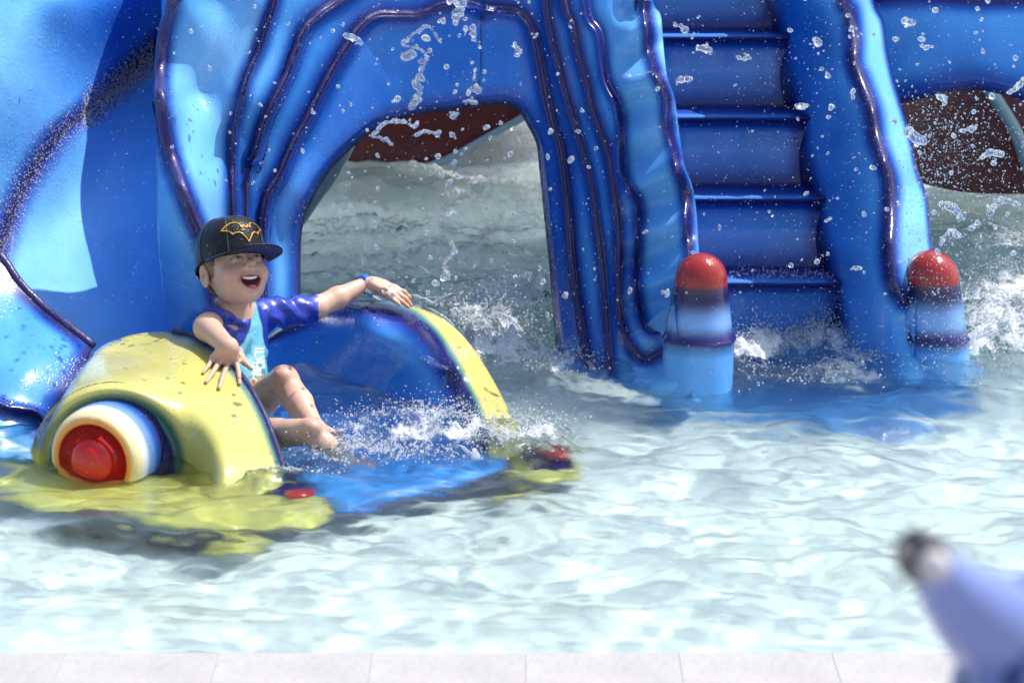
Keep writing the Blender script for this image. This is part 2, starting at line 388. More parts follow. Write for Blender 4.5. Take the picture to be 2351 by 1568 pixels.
pf = mesh_obj('pool_floor', [(-9.2, 5.3, fz), (9.2, 5.3, fz), (9.2, 8.25, fz), (-9.2, 8.25, fz), (-9.2, 8.7, -.7), (9.2, 8.7, -.7), (-9.2, 9.7, -.7), (9.2, 9.7, -.7), (-9.2, 10.1, -.3), (9.2, 10.1, -.3), (-9.2, 20.2, -.3), (9.2, 20.2, -.3)],
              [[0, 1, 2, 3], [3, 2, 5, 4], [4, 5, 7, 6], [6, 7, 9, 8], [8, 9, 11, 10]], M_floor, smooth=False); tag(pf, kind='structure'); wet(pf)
M_deep_shade = plaster('teal_shade_plaster', (.045, .21, .175), .6, 2.0); pf.data.materials.append(M_deep_shade)  # dark teal stands in for shade and dark reflections over the deeper water
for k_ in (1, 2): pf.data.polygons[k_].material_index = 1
def boxv(lo, hi, bev=0.0):
    x0, y0, z0 = lo; x1, y1, z1 = hi
    v = [(x0, y0, z0), (x1, y0, z0), (x1, y1, z0), (x0, y1, z0), (x0, y0, z1), (x1, y0, z1), (x1, y1, z1), (x0, y1, z1)]
    f = [[0, 3, 2, 1], [4, 5, 6, 7], [0, 1, 5, 4], [1, 2, 6, 5], [2, 3, 7, 6], [3, 0, 4, 7]]; return v, f
def box(name, lo, hi, mat, parent=None, bev=0.0):
    v, f = boxv(lo, hi); o = mesh_obj(name, v, f, mat, parent, smooth=False)
    if bev:
        m = o.modifiers.new('bevel', 'BEVEL'); m.width = bev; m.segments = 3
    return o
YC = ground_Y(1524, 0.03)*S


for nm, lo, hi in [('pool_deck', (-60, -30, -0.6), (60, YC-0.335, 0.038)), ('far_deck', (-60, 20.0, -0.6), (60, 300, 0.03)),
                   ('side_deck', (-60, YC+.02, -0.6), (-9.02, 19.98, 0.03)), ('side_deck', (9.02, YC+.02, -0.6), (60, 19.98, 0.03))]:
    tag(box(nm, lo, hi, M_coping), kind='structure')
edge = tag(box('pool_edge', (-60, YC-0.33, -0.6), (60, YC+0.004, 0.012), M_coping), kind='structure')
st_src = None
for k_ in range(-15, 16):
    if st_src is None:
        st_src = box('coping_stone', (0, YC-.325, .0125), (.2835, YC+.018, .040), M_coping, edge, bev=.0015); q_ = st_src; base_ = st_src.location.copy()
    else: q_ = st_src.copy(); C.objects.link(q_)
    q_.location = (float(P(1206, 1500, YC/S)[0])+k_*.2838, 0, 0)

# ------------------------------------------------------------------ paint colours
NAVY = np.array([.016, .015, .115]); DEEP = np.array([.008, .055, .36]); MID = np.array([.015, .165, .66]); LIGHT = np.array([.09, .37, .86]); PALE = np.array([.19, .50, .88])
YEL = np.array([.56, .53, .15]); TEAL = np.array([.05, .22, .20])
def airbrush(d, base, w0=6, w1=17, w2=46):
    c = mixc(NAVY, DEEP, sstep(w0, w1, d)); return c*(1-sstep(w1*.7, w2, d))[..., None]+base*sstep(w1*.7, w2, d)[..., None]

# curves traced in drawing units
rim_c = sm([(400, -130), (395, 0), (378, 64), (369, 129), (367, 215), (377, 301), (393, 365), (416, 430), (441, 494), (470, 560), (490, 640), (500, 760)])
v1 = sm([(665, -130), (631, 0), (610, 64), (593, 116), (567, 172), (554, 223), (540, 279), (534, 326), (533, 387), (535, 494), (542, 600), (550, 760)])
v2 = sm([(900, -130), (820, -30), (773, 4), (730, 34), (696, 69), (679, 112), (657, 172), (627, 232), (601, 292), (582, 362)])
v2b = sm([(573, 385), (567, 404), (565, 503), (566, 600), (572, 740)])
v3 = sm([(1110, 18), (1070, 8), (1012, 12), (965, 31), (918, 33), (863, 35), (824, 62), (793, 109), (754, 172), (707, 266), (668, 336), (641, 398), (612, 449), (602, 508), (600, 600), (606, 740)])
v3b = sm([(1110, 18), (1176, 23), (1211, 47), (1227, 86), (1238, 137), (1256, 234), (1272, 297), (1287, 344), (1303, 469), (1314, 609), (1330, 720), (1352, 850)])
v4 = sm([(1246, -130), (1254, 8), (1266, 78), (1281, 141), (1301, 219), (1328, 312), (1357, 422), (1372, 527), (1383, 609), (1392, 720), (1402, 870)])
v5 = sm([(1285, -130), (1297, 8), (1317, 62), (1328, 125), (1348, 195), (1359, 245), (1380, 308), (1397, 363), (1411, 453), (1421, 551), (1420, 671), (1426, 739), (1449, 798), (1483, 825), (1522, 807), (1545, 797)])
v6 = sm([(1335, -130), (1345, 0), (1354, 45), (1377, 82), (1390, 181), (1417, 240), (1426, 295), (1428, 385), (1445, 430), (1465, 467), (1466, 535), (1460, 626), (1467, 703), (1481, 748), (1503, 763), (1530, 750)])
vs = sm([(1476, -130), (1481, 0), (1490, 73), (1494, 127), (1513, 181), (1531, 227), (1534, 290), (1551, 353), (1559, 399), (1575, 453), (1582, 551), (1583, 640), (1575, 700)])
arch_o = sm([(690, 800), (690, 690), (690, 612), (692, 547), (701, 496), (719, 457), (746, 410), (785, 363), (832, 320), (875, 289), (922, 273), (981, 260), (1039, 254), (1106, 243), (1160, 242), (1190, 256), (1211, 289), (1231, 332), (1238, 391), (1246, 469), (1254, 547), (1261, 612), (1268, 700), (1277, 800)])
left_sil = sm([(388, -130), (384, 0), (366, 64), (357, 120), (354, 193), (357, 301), (359, 430), (363, 558), (374, 674), (388, 740), (402, 830)])
right_sil = sm([(1494, -130), (1499, 0), (1517, 36), (1522, 91), (1531, 172), (1549, 227), (1558, 295), (1571, 376), (1590, 430), (1599, 489), (1603, 551), (1606, 620), (1600, 760), (1590, 930)])
seam = np.array([(1105, -130), (1107, 0), (1102, 180), (1096, 243)], float)

# ------------------------------------------------------------------ water slide
slide = thing('water_slide', 'big blue fibreglass play slide with arch, stairs and a yellow rimmed creature mouth exit, standing in the pool', 'water slide', tuple(P(1100, 800, 10.3)))
slide['label'] = 'big blue play slide with arch, stairs and yellow mouth exit standing in the pool'
D_M = TPS([(384, 0, 9.98), (360, 200, 9.93), (357, 400, 9.88), (365, 600, 9.83), (400, 800, 9.7), (384, -130, 10.0),
           (396, 0, 9.90), (368, 215, 9.83), (417, 430, 9.74), (462, 545, 9.74), (490, 700, 9.75),
           (470, 0, 10.16), (440, 220, 10.12), (480, 380, 10.02), (510, 520, 9.98), (500, -120, 10.2),
           (590, 0, 10.24), (553, 223, 10.14), (650, 60, 10.3), (600, 290, 10.2), (590, 600, 10.12), (620, 780, 10.05),
           (800, 200, 10.42), (1000, 100, 10.52), (1100, 220, 10.45), (1000, -120, 10.66), (1200, 0, 10.5), (700, 450, 10.25), (690, 700, 10.2), (740, 350, 10.33),
           (1250, 400, 10.42), (1275, 800, 10.25), (1300, -100, 10.52), (1350, 200, 10.36), (1390, 500, 10.17), (1400, 850, 9.93), (1480, 900, 9.7), (1300, 830, 10.12),
           (1420, 120, 10.36), (1440, 300, 10.24), (1450, 560, 10.10), (1500, 700, 9.98), (1540, 600, 9.95), (1520, 420, 10.08), (1460, 0, 10.45),
           (1481, 0, 10.40), (1531, 227, 10.16), (1551, 353, 10.05), (1583, 600, 9.86), (1580, 800, 9.75),
           (1503, 0, 10.55), (1560, 300, 10.24), (1603, 551, 9.98), (1606, 700, 9.92)], 1e-4)
def M_depth(x, y):
    d = D_M(x, y)
    dr, _ , _ = dist(x, y, rim_c); d -= 0.05*np.exp(-(dr/26)**2)
    for c, amp, wd, st in ((v1, .012, 16, .030), (v2, .014, 18, .034), (v2b, .010, 14, .02), (v3, .014, 18, .034), (v3b, .012, 17, -.028), (v4, .012, 16, -.022), (v5, .014, 17, -.018), (v6, .010, 16, -.03), (vs, .035, 20, -.02)):
        dd, sd = dist(x, y, c, True); d = d-amp*np.exp(-(dd/wd)**2)+st*sd*np.exp(-dd/26)*sstep(0, 8, dd)
    # rippled pocket facets along the stair side
    pk = sstep(1400, 1450, x)*(1-sstep(1560, 1600, x))
    d = d+pk*0.035*np.sin(y/118*2*PI+(x-1400)/60)
    da, _, _ = dist(x, y, arch_o); d += 0.05*np.exp(-(da/11)**2)
    ds, _, _ = dist(x, y, seam); d += 0.006*np.exp(-(ds/2.5)**2)
    d = d+0.012*(fbm2(x/90, y/160, 3, 5)-.5)
    return d
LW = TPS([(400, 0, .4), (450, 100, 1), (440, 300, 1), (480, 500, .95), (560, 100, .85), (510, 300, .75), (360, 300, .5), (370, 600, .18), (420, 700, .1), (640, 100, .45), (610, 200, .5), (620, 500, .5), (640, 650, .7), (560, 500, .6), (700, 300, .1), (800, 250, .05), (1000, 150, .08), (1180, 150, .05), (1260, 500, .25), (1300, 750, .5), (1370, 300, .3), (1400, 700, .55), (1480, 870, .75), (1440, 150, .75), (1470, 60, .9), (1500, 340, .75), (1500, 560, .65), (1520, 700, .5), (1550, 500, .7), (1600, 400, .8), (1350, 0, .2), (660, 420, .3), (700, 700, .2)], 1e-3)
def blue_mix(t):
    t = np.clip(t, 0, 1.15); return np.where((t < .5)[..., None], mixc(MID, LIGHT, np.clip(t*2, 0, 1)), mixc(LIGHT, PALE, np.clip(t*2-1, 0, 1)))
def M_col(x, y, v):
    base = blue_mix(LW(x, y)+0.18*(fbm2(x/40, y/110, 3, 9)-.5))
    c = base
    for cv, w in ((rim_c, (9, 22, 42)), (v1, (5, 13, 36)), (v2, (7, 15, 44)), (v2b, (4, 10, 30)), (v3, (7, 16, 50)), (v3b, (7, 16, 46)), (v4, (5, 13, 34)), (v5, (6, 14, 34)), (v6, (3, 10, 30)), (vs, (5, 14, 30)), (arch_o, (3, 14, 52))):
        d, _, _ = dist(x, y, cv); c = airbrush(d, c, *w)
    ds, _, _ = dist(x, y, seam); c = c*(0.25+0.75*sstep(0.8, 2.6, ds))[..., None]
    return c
outl = np.vstack([left_sil, [(470, 840), (600, 835)], arch_o, [(1290, 880), (1400, 905), (1500, 940)], right_sil[::-1]])
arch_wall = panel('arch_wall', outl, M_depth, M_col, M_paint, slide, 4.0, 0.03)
arch_wall['label'] = 'blue arch wall with dark moulded ridges around the opening'; wet(arch_wall)
def ridge(curve, rad, depthf, off=0.003, wob=.25, t0=0, t1=1):
    n = len(curve); c = curve[int(t0*n):max(int(t1*n), 2)]
    x, y = c[:, 0], c[:, 1]; p = P(x, y, depthf(x, y)+off)
    k = np.arange(len(c)); r = rad*(1+wob*np.sin(k*.9)*.5+wob*(np.array([vnoise2(np.array(q*.21), np.array(rad*99+3.3), 4) for q in k])-.5))
    e = np.minimum(np.minimum(k+1, len(c)-k)/6.0, 1); r = r*np.sqrt(e)
    return tube('ridge', p, r, M_ridge, slide, (.026, .020, .13))
for cv, r in ((v1, .0052), (v2, .007), (v2b, .0045), (v3, .0072), (v3b, .006), (v4, .005), (v5, .0058)):
    wet(ridge(cv, r, M_depth))
# rolled lip of the flume side
lip = tube('rim', P(rim_c[:, 0], rim_c[:, 1], M_depth(rim_c[:, 0], rim_c[:, 1])+.006), .015, M_ridge, slide, (.028, .02, .15), 16); lip['label'] = 'dark purple rolled rim of the slide channel'

# flume: bed and banked outer wall
crease = sm([(420, 60), (375, 95), (300, 160), (215, 245), (140, 305), (75, 395), (30, 480), (5, 560), (-20, 640), (-60, 720)])
D_F = TPS([(-60, -100, 9.9), (-60, 200, 9.85), (60, 0, 10.2), (140, 0, 10.35), (80, 200, 10.22), (130, 290, 10.42), (200, 100, 10.72), (260, 60, 10.95), (380, 0, 11.15), (380, 85, 11.2), (215, 245, 10.85), (300, 160, 11.12),
           (-40, 450, 9.95), (30, 470, 10.12), (420, 300, 10.8), (300, 300, 10.92), (380, 450, 10.55), (200, 420, 10.62), (100, 520, 10.3), (250, 560, 10.38), (380, 620, 10.28), (150, 680, 10.08), (30, 640, 9.96), (240, 800, 9.85), (380, 790, 9.95), (-60, 700, 9.8), (300, 900, 9.6), (420, 900, 9.7), (200, -100, 10.8), (420, -100, 11.3)], 1e-4)
def F_depth(x, y):
    d, s = dist(x, y, crease, True); return D_F(x, y)+0.05*np.exp(-(d/20)**2)+0.012*(fbm2(x/60, y/90, 3, 8)-.5)
LF = TPS([(-50, 0, .8), (60, 100, .85), (150, 0, .45), (220, 60, .05), (300, 30, .05), (60, 300, .75), (250, 350, .60), (320, 500, .62), (200, 600, .6), (100, 620, .9), (150, 500, .9), (350, 750, .5), (250, 780, .75), (0, 400, .7), (370, 200, .5)], 1e-3)  # lightness of the blue; low values put the upper right shade into it
def F_col(x, y, v):
    c = blue_mix(LF(x, y)+.1*(fbm2(x/50, y/50, 3, 2)-.5)); d, s = dist(x, y, crease, True)
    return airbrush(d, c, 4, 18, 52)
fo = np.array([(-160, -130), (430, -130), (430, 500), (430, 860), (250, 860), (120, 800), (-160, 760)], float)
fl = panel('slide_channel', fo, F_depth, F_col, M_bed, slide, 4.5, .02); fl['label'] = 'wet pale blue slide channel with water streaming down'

yw = np.linspace(7.72, 9.4, 40); xw = (float(P(372, 400, 9.9)[0])+.012)*(yw+.02)/7.72; zt_ = np.minimum(.26+(yw-7.7)*.90, 1.5)
rows_ = [np.stack([xw+.012*k_*(k_ > 8), yw, -.25+(zt_+.25)*min(k_, 8)/8-.01*(k_ > 8)], -1) for k_ in range(10)]
wp = np.stack(rows_); mesh_obj('channel_side', wp.reshape(-1, 3), grid_faces(10, 40), M_paint, slide, np.tile(MID, (wp.size//3, 1)))['label'] = 'blue right hand wall of the slide channel'
# flared lower left fin
fin_edge = sm([(-120, 520), (-60, 545), (0, 588), (45, 650), (100, 705), (160, 752), (214, 795)])
fin_in = sm([(214, 795), (190, 850), (150, 910), (125, 955), (100, 1010)])
D_L = TPS([(-120, 520, 9.75), (0, 590, 9.66), (100, 705, 9.56), (214, 795, 9.45), (-100, 800, 9.3), (0, 760, 9.38), (60, 860, 9.18), (150, 900, 9.2), (100, 1000, 9.08), (0, 940, 9.08), (-120, 1000, 9.0), (0, 1080, 8.85), (100, 1080, 8.9), (90, 760, 9.40)], 1e-4)
notch = sm([(-120, 900), (-20, 925), (20, 940), (80, 950), (110, 985)])
def L_depth(x, y):
    d, s = dist(x, y, notch, True); return D_L(x, y)-.02*np.exp(-(d/14)**2)-0.035*np.sin(((x-y*.35)/80))*sstep(600, 720, y)*.5+.02*s*np.exp(-d/22)*sstep(0, 6, d)
def L_col(x, y, v):
    c = blue_mix(.42+.55*(fbm2((x*.8-y*.55)/45, (x+y)/190, 3, 14)-.4)); 
    for cv, w in ((fin_edge, (9, 22, 40)), (fin_in, (8, 26, 60)), (notch, (5, 15, 34))):
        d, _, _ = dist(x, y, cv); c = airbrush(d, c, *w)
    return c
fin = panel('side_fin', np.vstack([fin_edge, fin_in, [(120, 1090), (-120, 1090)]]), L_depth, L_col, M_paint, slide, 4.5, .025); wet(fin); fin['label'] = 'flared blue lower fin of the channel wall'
tube('fin_rim', P(fin_edge[:, 0], fin_edge[:, 1], L_depth(fin_edge[:, 0], fin_edge[:, 1])+.004), .012, M_ridge, slide, (.02, .014, .12))

# ------------------------------------------------------------------ stairs
nose = [(646, 10.35, 619, 10.55, 1925), (453, 10.55, 428, 10.77, 1880), (267, 10.77, 247, 10.98, 1843), (82, 10.98, 68, 11.16, 1807), (-112, 11.16, -124, 11.4, 1775)]
def zrow(py, Y): return float(P(1700, py, Y)[2])
for k, (r0, Y0, r1, Y1, xr) in enumerate(nose):
    zt = zrow(r0, Y0); zb = zrow(nose[k-1][0], nose[k-1][1]) if k else -.25
    xl, xR = float(P(1440+k*-15, 500, Y0)[0]), float(P(xr+26, 500, Y0)[0]); nX = 60
    xs = np.linspace(xl, xR, nX); y0 = Y0*S; y1 = Y1*S+.04
    # riser with a hollowed face and tread with rounded, dripping nosing: one profile swept across
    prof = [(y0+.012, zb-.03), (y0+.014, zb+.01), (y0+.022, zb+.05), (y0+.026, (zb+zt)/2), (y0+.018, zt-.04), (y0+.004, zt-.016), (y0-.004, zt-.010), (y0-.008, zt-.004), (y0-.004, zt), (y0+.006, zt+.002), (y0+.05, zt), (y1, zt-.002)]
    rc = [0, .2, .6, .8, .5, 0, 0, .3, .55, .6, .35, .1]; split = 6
    for nm, a, b in (('riser', 0, split+1), ('stair_tread', split, len(prof))):
        pr = np.array(prof[a:b]); q = np.array(rc[a:b]); m = 5; t = np.linspace(0, len(pr)-1, (len(pr)-1)*m+1)
        yy = np.interp(t, np.arange(len(pr)), pr[:, 0]); zz = np.interp(t, np.arange(len(pr)), pr[:, 1]); qq = np.interp(t, np.arange(len(pr)), q)
        XX = np.repeat(xs[:, None], len(yy), 1); YY = np.repeat(yy[None], nX, 0); ZZ = np.repeat(zz[None], nX, 0)
        wv = .0012*np.sin(XX*31+k)+.0008*np.sin(XX*67+2*k); YY = YY+wv; 
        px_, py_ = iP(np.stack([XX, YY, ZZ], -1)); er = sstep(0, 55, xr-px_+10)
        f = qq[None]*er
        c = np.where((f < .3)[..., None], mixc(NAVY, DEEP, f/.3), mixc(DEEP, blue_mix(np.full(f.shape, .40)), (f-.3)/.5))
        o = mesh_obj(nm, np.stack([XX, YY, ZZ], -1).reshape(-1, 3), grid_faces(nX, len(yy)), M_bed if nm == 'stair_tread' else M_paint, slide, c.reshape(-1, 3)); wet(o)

# right stringer
crest = sm([(1925, -130), (1939, 0), (1952, 27), (1961, 91), (1961, 145), (1979, 190), (2002, 254), (2011, 317), (2029, 372), (2044, 430), (2040, 551), (2041, 603), (2052, 655), (2075, 690)])
band_r = sm([(1990, -130), (2007, 0), (2029, 50), (2038, 113), (2052, 181), (2070, 240), (2093, 317), (2106, 385), (2129, 453), (2140, 551), (2148, 620), (2160, 760), (2165, 930)])
D_N = TPS([(1920, 720, 10.36), (1900, 630, 10.5), (1878, 540, 10.56), (1860, 440, 10.7), (1840, 350, 10.78), (1795, 160, 10.99), (1757, 0, 11.2), (1735, -120, 11.3), (1700, 0, 11.9), (1720, 300, 11.5), (1780, 600, 11.0), (1830, 780, 10.7),
           (1939, 0, 10.72), (1961, 120, 10.58), (2002, 254, 10.38), (2029, 372, 10.2), (2040, 550, 10.02), (2052, 650, 9.95), (1925, -120, 10.85),
           (1875, 100, 10.84), (1920, 300, 10.60), (1950, 500, 10.34), (2000, 700, 10.08), (1960, 800, 10.2), (1930, 850, 10.3),
           (2007, 0, 10.98), (2038, 113, 10.82), (2070, 240, 10.62), (2106, 385, 10.38), (2140, 551, 10.2), (2150, 700, 10.1), (1995, -120, 11.1), (2080, 790, 9.95), (2080, 900, 9.85), (2160, 900, 9.95)], 1e-4)
foot2 = sm([(2088, 788), (2070, 800), (2040, 860), (2020, 900)])
def N_depth(x, y):
    dd, sd = dist(x, y, crest, True); d = D_N(x, y)-.03*np.exp(-(dd/20)**2)
    m = sstep(1985, 2060, x-(y-200)*.18); return d+.02*m*np.sin(y/135*2*PI)
LN = TPS([(1780, 300, .05), (1880, 100, .12), (1900, 500, .25), (1960, 400, .35), (2000, 600, .45), (1950, 750, .3), (1990, 30, .95), (2000, 150, .9), (2040, 220, .95), (2060, 350, .95), (2100, 500, 1), (2090, 620, .95), (2080, 800, .5), (1930, 30, .5), (1900, 820, .3)], 1e-3)
def N_col(x, y, v):
    c = blue_mix(LN(x, y)+.2*(fbm2(x/40, y/110, 3, 29)-.5)); 
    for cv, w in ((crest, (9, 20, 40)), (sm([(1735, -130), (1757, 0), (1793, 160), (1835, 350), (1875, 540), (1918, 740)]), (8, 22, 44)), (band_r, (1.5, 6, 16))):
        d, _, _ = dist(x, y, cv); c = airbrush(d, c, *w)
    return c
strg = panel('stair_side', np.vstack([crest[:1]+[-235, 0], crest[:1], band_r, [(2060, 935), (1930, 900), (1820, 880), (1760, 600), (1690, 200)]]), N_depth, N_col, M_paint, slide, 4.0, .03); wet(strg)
strg['label'] = 'blue right side wall of the stairs with a dark wavy crest'

# upper right panel of the slide body, with its own opening below
D_R = TPS([(1980, -100, 11.3), (2000, 200, 11.15), (2351, -100, 11.2), (2351, 200, 11.0), (2700, 0, 11.0), (2700, 300, 10.9), (2150, 100, 11.12), (2500, 500, 10.9)], 1e-3)
rb = sm([(1985, 262), (2050, 242), (2120, 228), (2190, 212), (2240, 207), (2300, 218), (2351, 235), (2380, 275), (2430, 360), (2460, 480), (2480, 700), (2490, 860)])
def R_col(x, y, v):
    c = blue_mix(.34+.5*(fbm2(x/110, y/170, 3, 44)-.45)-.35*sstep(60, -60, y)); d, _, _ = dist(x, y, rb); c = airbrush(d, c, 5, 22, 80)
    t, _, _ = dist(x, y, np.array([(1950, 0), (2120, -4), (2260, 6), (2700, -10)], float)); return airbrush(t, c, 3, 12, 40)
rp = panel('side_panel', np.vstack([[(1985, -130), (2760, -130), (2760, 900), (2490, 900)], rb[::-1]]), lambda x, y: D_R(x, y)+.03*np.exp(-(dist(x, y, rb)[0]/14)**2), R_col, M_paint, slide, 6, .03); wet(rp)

# toe posts with red caps
def toe(cx0, row_b, row_t, Yf, rb_, rt, lean, ledge_row, label, capc=(.33, .024, .02)):
    Yc = Yf+.11; base = P(cx0, row_b, Yc); zt = float(P(cx0, row_t, Yc)[2]); zl = float(P(cx0, ledge_row, Yf)[2])
    Rb = rb_*Yc/FPX*S; Rt = rt*Yc/FPX*S; zs = zt-Rt
    h = np.concatenate([np.linspace(-.25, zl-.012, 14), np.linspace(zl-.008, zl+.016, 9), np.linspace(zl+.02, zs, 40)])
    bx, by = float(base[0]), float(Yc*S)
    zc = zs-0.004; zn = zs-.075
    def colz(z):
        red = np.array(capc); gr = np.array([.05, .025, .08]); nv = np.array([.016, .012, .085]); lt = np.array([.20, .40, .84]); lo = np.array([.11, .39, .86])
        if z > zs-.004: return red
        if z > zs-.018: return mixc(gr, red, sstep(zs-.018, zs-.004, z))
        if z > zs-.034: return mixc(nv, gr, sstep(zs-.034, zs-.018, z))
        if z > zs-.100: return mixc(lt, nv, sstep(zs-.100, zs-.042, z))
        c = lt if z > zl+.04 else mixc(nv*1.6, lt, sstep(zl+.006, zl+.045, z))
        if z < zl+.006: c = mixc(lo, nv*1.6, sstep(zl-.03, zl, z))
        return c
    R = np.array([Rb*(1.0 if z < zl-.008 else 1) if z < zl else (Rt+(Rb*.955-Rt)*((zs-z)/(zs-zl))**.9) for z in h])
    R = R+.005*np.exp(-((h-zl)/.010)**2)
    seg = 56; a = np.linspace(0, 2*PI, seg, endpoint=False)
    def ring(hs, Rs):
        xo = lean*(hs/zt); return np.stack([bx+xo[:, None]+Rs[:, None]*np.cos(a), by+Rs[:, None]*np.sin(a)*1.0, np.repeat(hs[:, None], seg, 1)], -1)
    v = ring(h, R); cc = np.array([colz(z) for z in h]); hidx = h <= zs+1e-6
    o = mesh_obj('toe_post', v.reshape(-1, 3), grid_faces(len(h), seg, True), M_post, slide, np.repeat(cc, seg, 0)); wet(o); o['label'] = label
    t = np.linspace(0, PI/2, 22); hc = zs-.002+Rt*1.06*np.sin(t); Rc = (Rt+.0008)*np.cos(t); v = ring(hc, Rc); cc = np.array([colz(z) for z in hc])
    f = grid_faces(len(hc), seg, True)
    c2 = mesh_obj('cap', v.reshape(-1, 3), f, M_post, o, np.repeat(cc, seg, 0)); c2['label'] = 'glossy red rounded tip'
    return o
toe(1600, 905, 583, 9.60, 84, 61, .008, 790, 'left blue post with a red tip at the stair foot')
toe(2156, 860, 576, 9.88, 74, 62, -.032, 790, 'right blue post with a red tip at the stair foot')
# skirts blending the posts into the walls
def web(pts_a, pts_b, colr, name='web'):
    A = sm(pts_a); n = len(A); B = sm(pts_b); B = B[np.linspace(0, len(B)-1, n).astype(int)]
    pa = P(A[:, 0], A[:, 1], A[:, 2]) if A.shape[1] == 3 else None; pb = P(B[:, 0], B[:, 1], B[:, 2]); m = 14; t = np.linspace(0, 1, m)
    v = pa[None]*(1-t)[:, None, None]+pb[None]*t[:, None, None]; v[..., 1] += (.05*np.sin(t*PI))[:, None]
    px_, py_ = iP(v); c = colr(px_, py_); return wet(mesh_obj(name, v.reshape(-1, 3), grid_faces(m, n), M_post, slide, c.reshape(-1, 3)))
web([(1466, 770, 10.0), (1480, 850, 9.9), (1490, 940, 9.85)], [(1548, 700, 9.64), (1560, 820, 9.62), (1570, 940, 9.6)], lambda x, y: airbrush(dist(x, y, v5)[0], blue_mix(.75+0*x), 6, 16, 34))
web([(2052, 660, 9.97), (2040, 760, 10.0), (2030, 900, 10.0)], [(2105, 640, 9.93), (2100, 760, 9.92), (2095, 900, 9.92)], lambda x, y: blue_mix(.4+.3*sstep(2050, 2090, x)))

# ------------------------------------------------------------------ creature mouth exit (yellow walls, eye, snout)
W_top = sm([(88, 1030), (120, 955), (150, 900), (190, 840), (230, 797), (280, 775), (330, 764), (390, 762), (450, 775), (505, 812), (560, 872), (600, 940), (625, 1000), (650, 1072), (664, 1130)])
W_in = sm([(400, 762), (450, 775), (505, 812), (560, 872), (600, 940), (625, 1000), (650, 1072), (664, 1130)])
D_W = TPS([(88, 1030, 9.1), (120, 955, 9.12), (150, 900, 9.17), (230, 797, 9.3), (330, 764, 9.42), (450, 775, 9.33), (505, 812, 9.2), (560, 872, 9.05), (600, 940, 8.92), (625, 1000, 8.82), (655, 1090, 8.64),
           (400, 860, 8.98), (480, 930, 8.86), (500, 1000, 8.72), (470, 1080, 8.58), (560, 1060, 8.62), (400, 1000, 8.78), (300, 1080, 8.82), (340, 820, 9.16), (240, 880, 9.12), (180, 940, 9.1), (350, 930, 8.98), (500, 1150, 8.5), (250, 1150, 8.7), (600, 1150, 8.52), (120, 1150, 8.9)], 1e-4)
eye_c = (256, 1068)
def W_depth(x, y):
    r = np.hypot(x-eye_c[0], (y-eye_c[1])*1.0); d0 = D_W(x, y)-.035*np.exp(-((r-235)/55)**2); k = 1-sstep(165, 265, r); d = d0*(1-k)+8.748*k+.035*np.exp(-((r-150)/20)**2)
    di, _, _ = dist(x, y, W_in); return d+.03*np.exp(-(di/9)**2)
def W_col(x, y, v):
    r = np.hypot(x-eye_c[0], (y-eye_c[1])); c = np.broadcast_to(YEL, x.shape+(3,))*(0.95+.1*fbm2(x/60, y/60, 3, 3))[..., None]
    an = np.clip((x-130)/260, 0, 1); inner = 120+8*an; wband = 26+8*an
    c = mixc(c, TEAL, 1-sstep(inner+wband-6, inner+wband+14, r)); c = mixc(c, NAVY*1.5, 1-sstep(inner+wband-26, inner+wband, r))
    di, _, _ = dist(x, y, W_in); k = sstep(430, 560, x)
    c = mixc(c, TEAL, (1-sstep(8, 24, di))*(.4+.6*k)); c = mixc(c, NAVY, 1-sstep(3, 12, di))
    do, _, _ = dist(x, y, W_top[:40]); c = mixc(c, MID*.8, (1-sstep(0, 14, do))*(1-sstep(260, 420, x))*.7)
    return c
mwall = panel('mouth_wall', np.vstack([W_top, [(600, 1180), (300, 1190), (88, 1150)]]), W_depth, W_col, M_post, slide, 4.0, .035); wet(mwall); mwall['label'] = 'bulging yellow near wall of the mouth exit, carrying the eye'
wr = tube('wall_rim', P(W_in[:, 0], W_in[:, 1], W_depth(W_in[:, 0], W_in[:, 1])+.012), .0085, M_ridge, slide, (.016, .02, .09)); wet(wr)

R_top = sm([(585, 800), (640, 757), (700, 726), (760, 704), (830, 689), (895, 691), (950, 703), (1010, 727), (1062, 770), (1102, 822), (1138, 882), (1168, 942), (1192, 1005), (1208, 1070)])
R_line = sm([(560, 815), (640, 768), (760, 712), (835, 700), (903, 713), (950, 736), (988, 770), (1025, 824), (1054, 877), (1080, 935), (1105, 1003), (1120, 1070)])
D_Rw = TPS([(585, 800, 10.02), (700, 726, 9.96), (830, 689, 9.9), (945, 712, 9.84), (1050, 800, 9.62), (1130, 905, 9.4), (1190, 1010, 9.16), (1205, 1070, 9.05),
            (835, 702, 9.80), (960, 757, 9.66), (1052, 870, 9.42), (1085, 940, 9.28), (1112, 1010, 9.1), (700, 850, 9.86), (620, 950, 9.82), (800, 900, 9.74), (900, 850, 9.66), (900, 1000, 9.5), (1000, 950, 9.4), (700, 1050, 9.6), (1000, 1060, 9.2),
            (1110, 925, 9.28), (1150, 1010, 9.07), (1050, 835, 9.45), (960, 735, 9.72)], 1e-4)
def R_colr(x, y, v):
    d, s = dist(x, y, R_line, True); blue = blue_mix(.10+.35*np.exp(-((d-60)/26)**2)*sstep(820, 950, x)+.1*(fbm2(x/60, y/60, 3, 61)-.5))
    yl = s < 0; c = np.where(yl[..., None], YEL, blue)
    w = np.where(yl, .75, 1.15)*sstep(560, 900, x)+.2
    cy = mixc(NAVY, TEAL, sstep(8, 20, d/w)); cy = mixc(cy, YEL, sstep(16, 30, d/w))
    cb = mixc(NAVY, DEEP, sstep(9, 22, d/w)); cb = cb*(1-sstep(16, 46, d/w))[..., None]+blue*sstep(16, 46, d/w)[..., None]
    return np.where(yl[..., None], cy, cb)
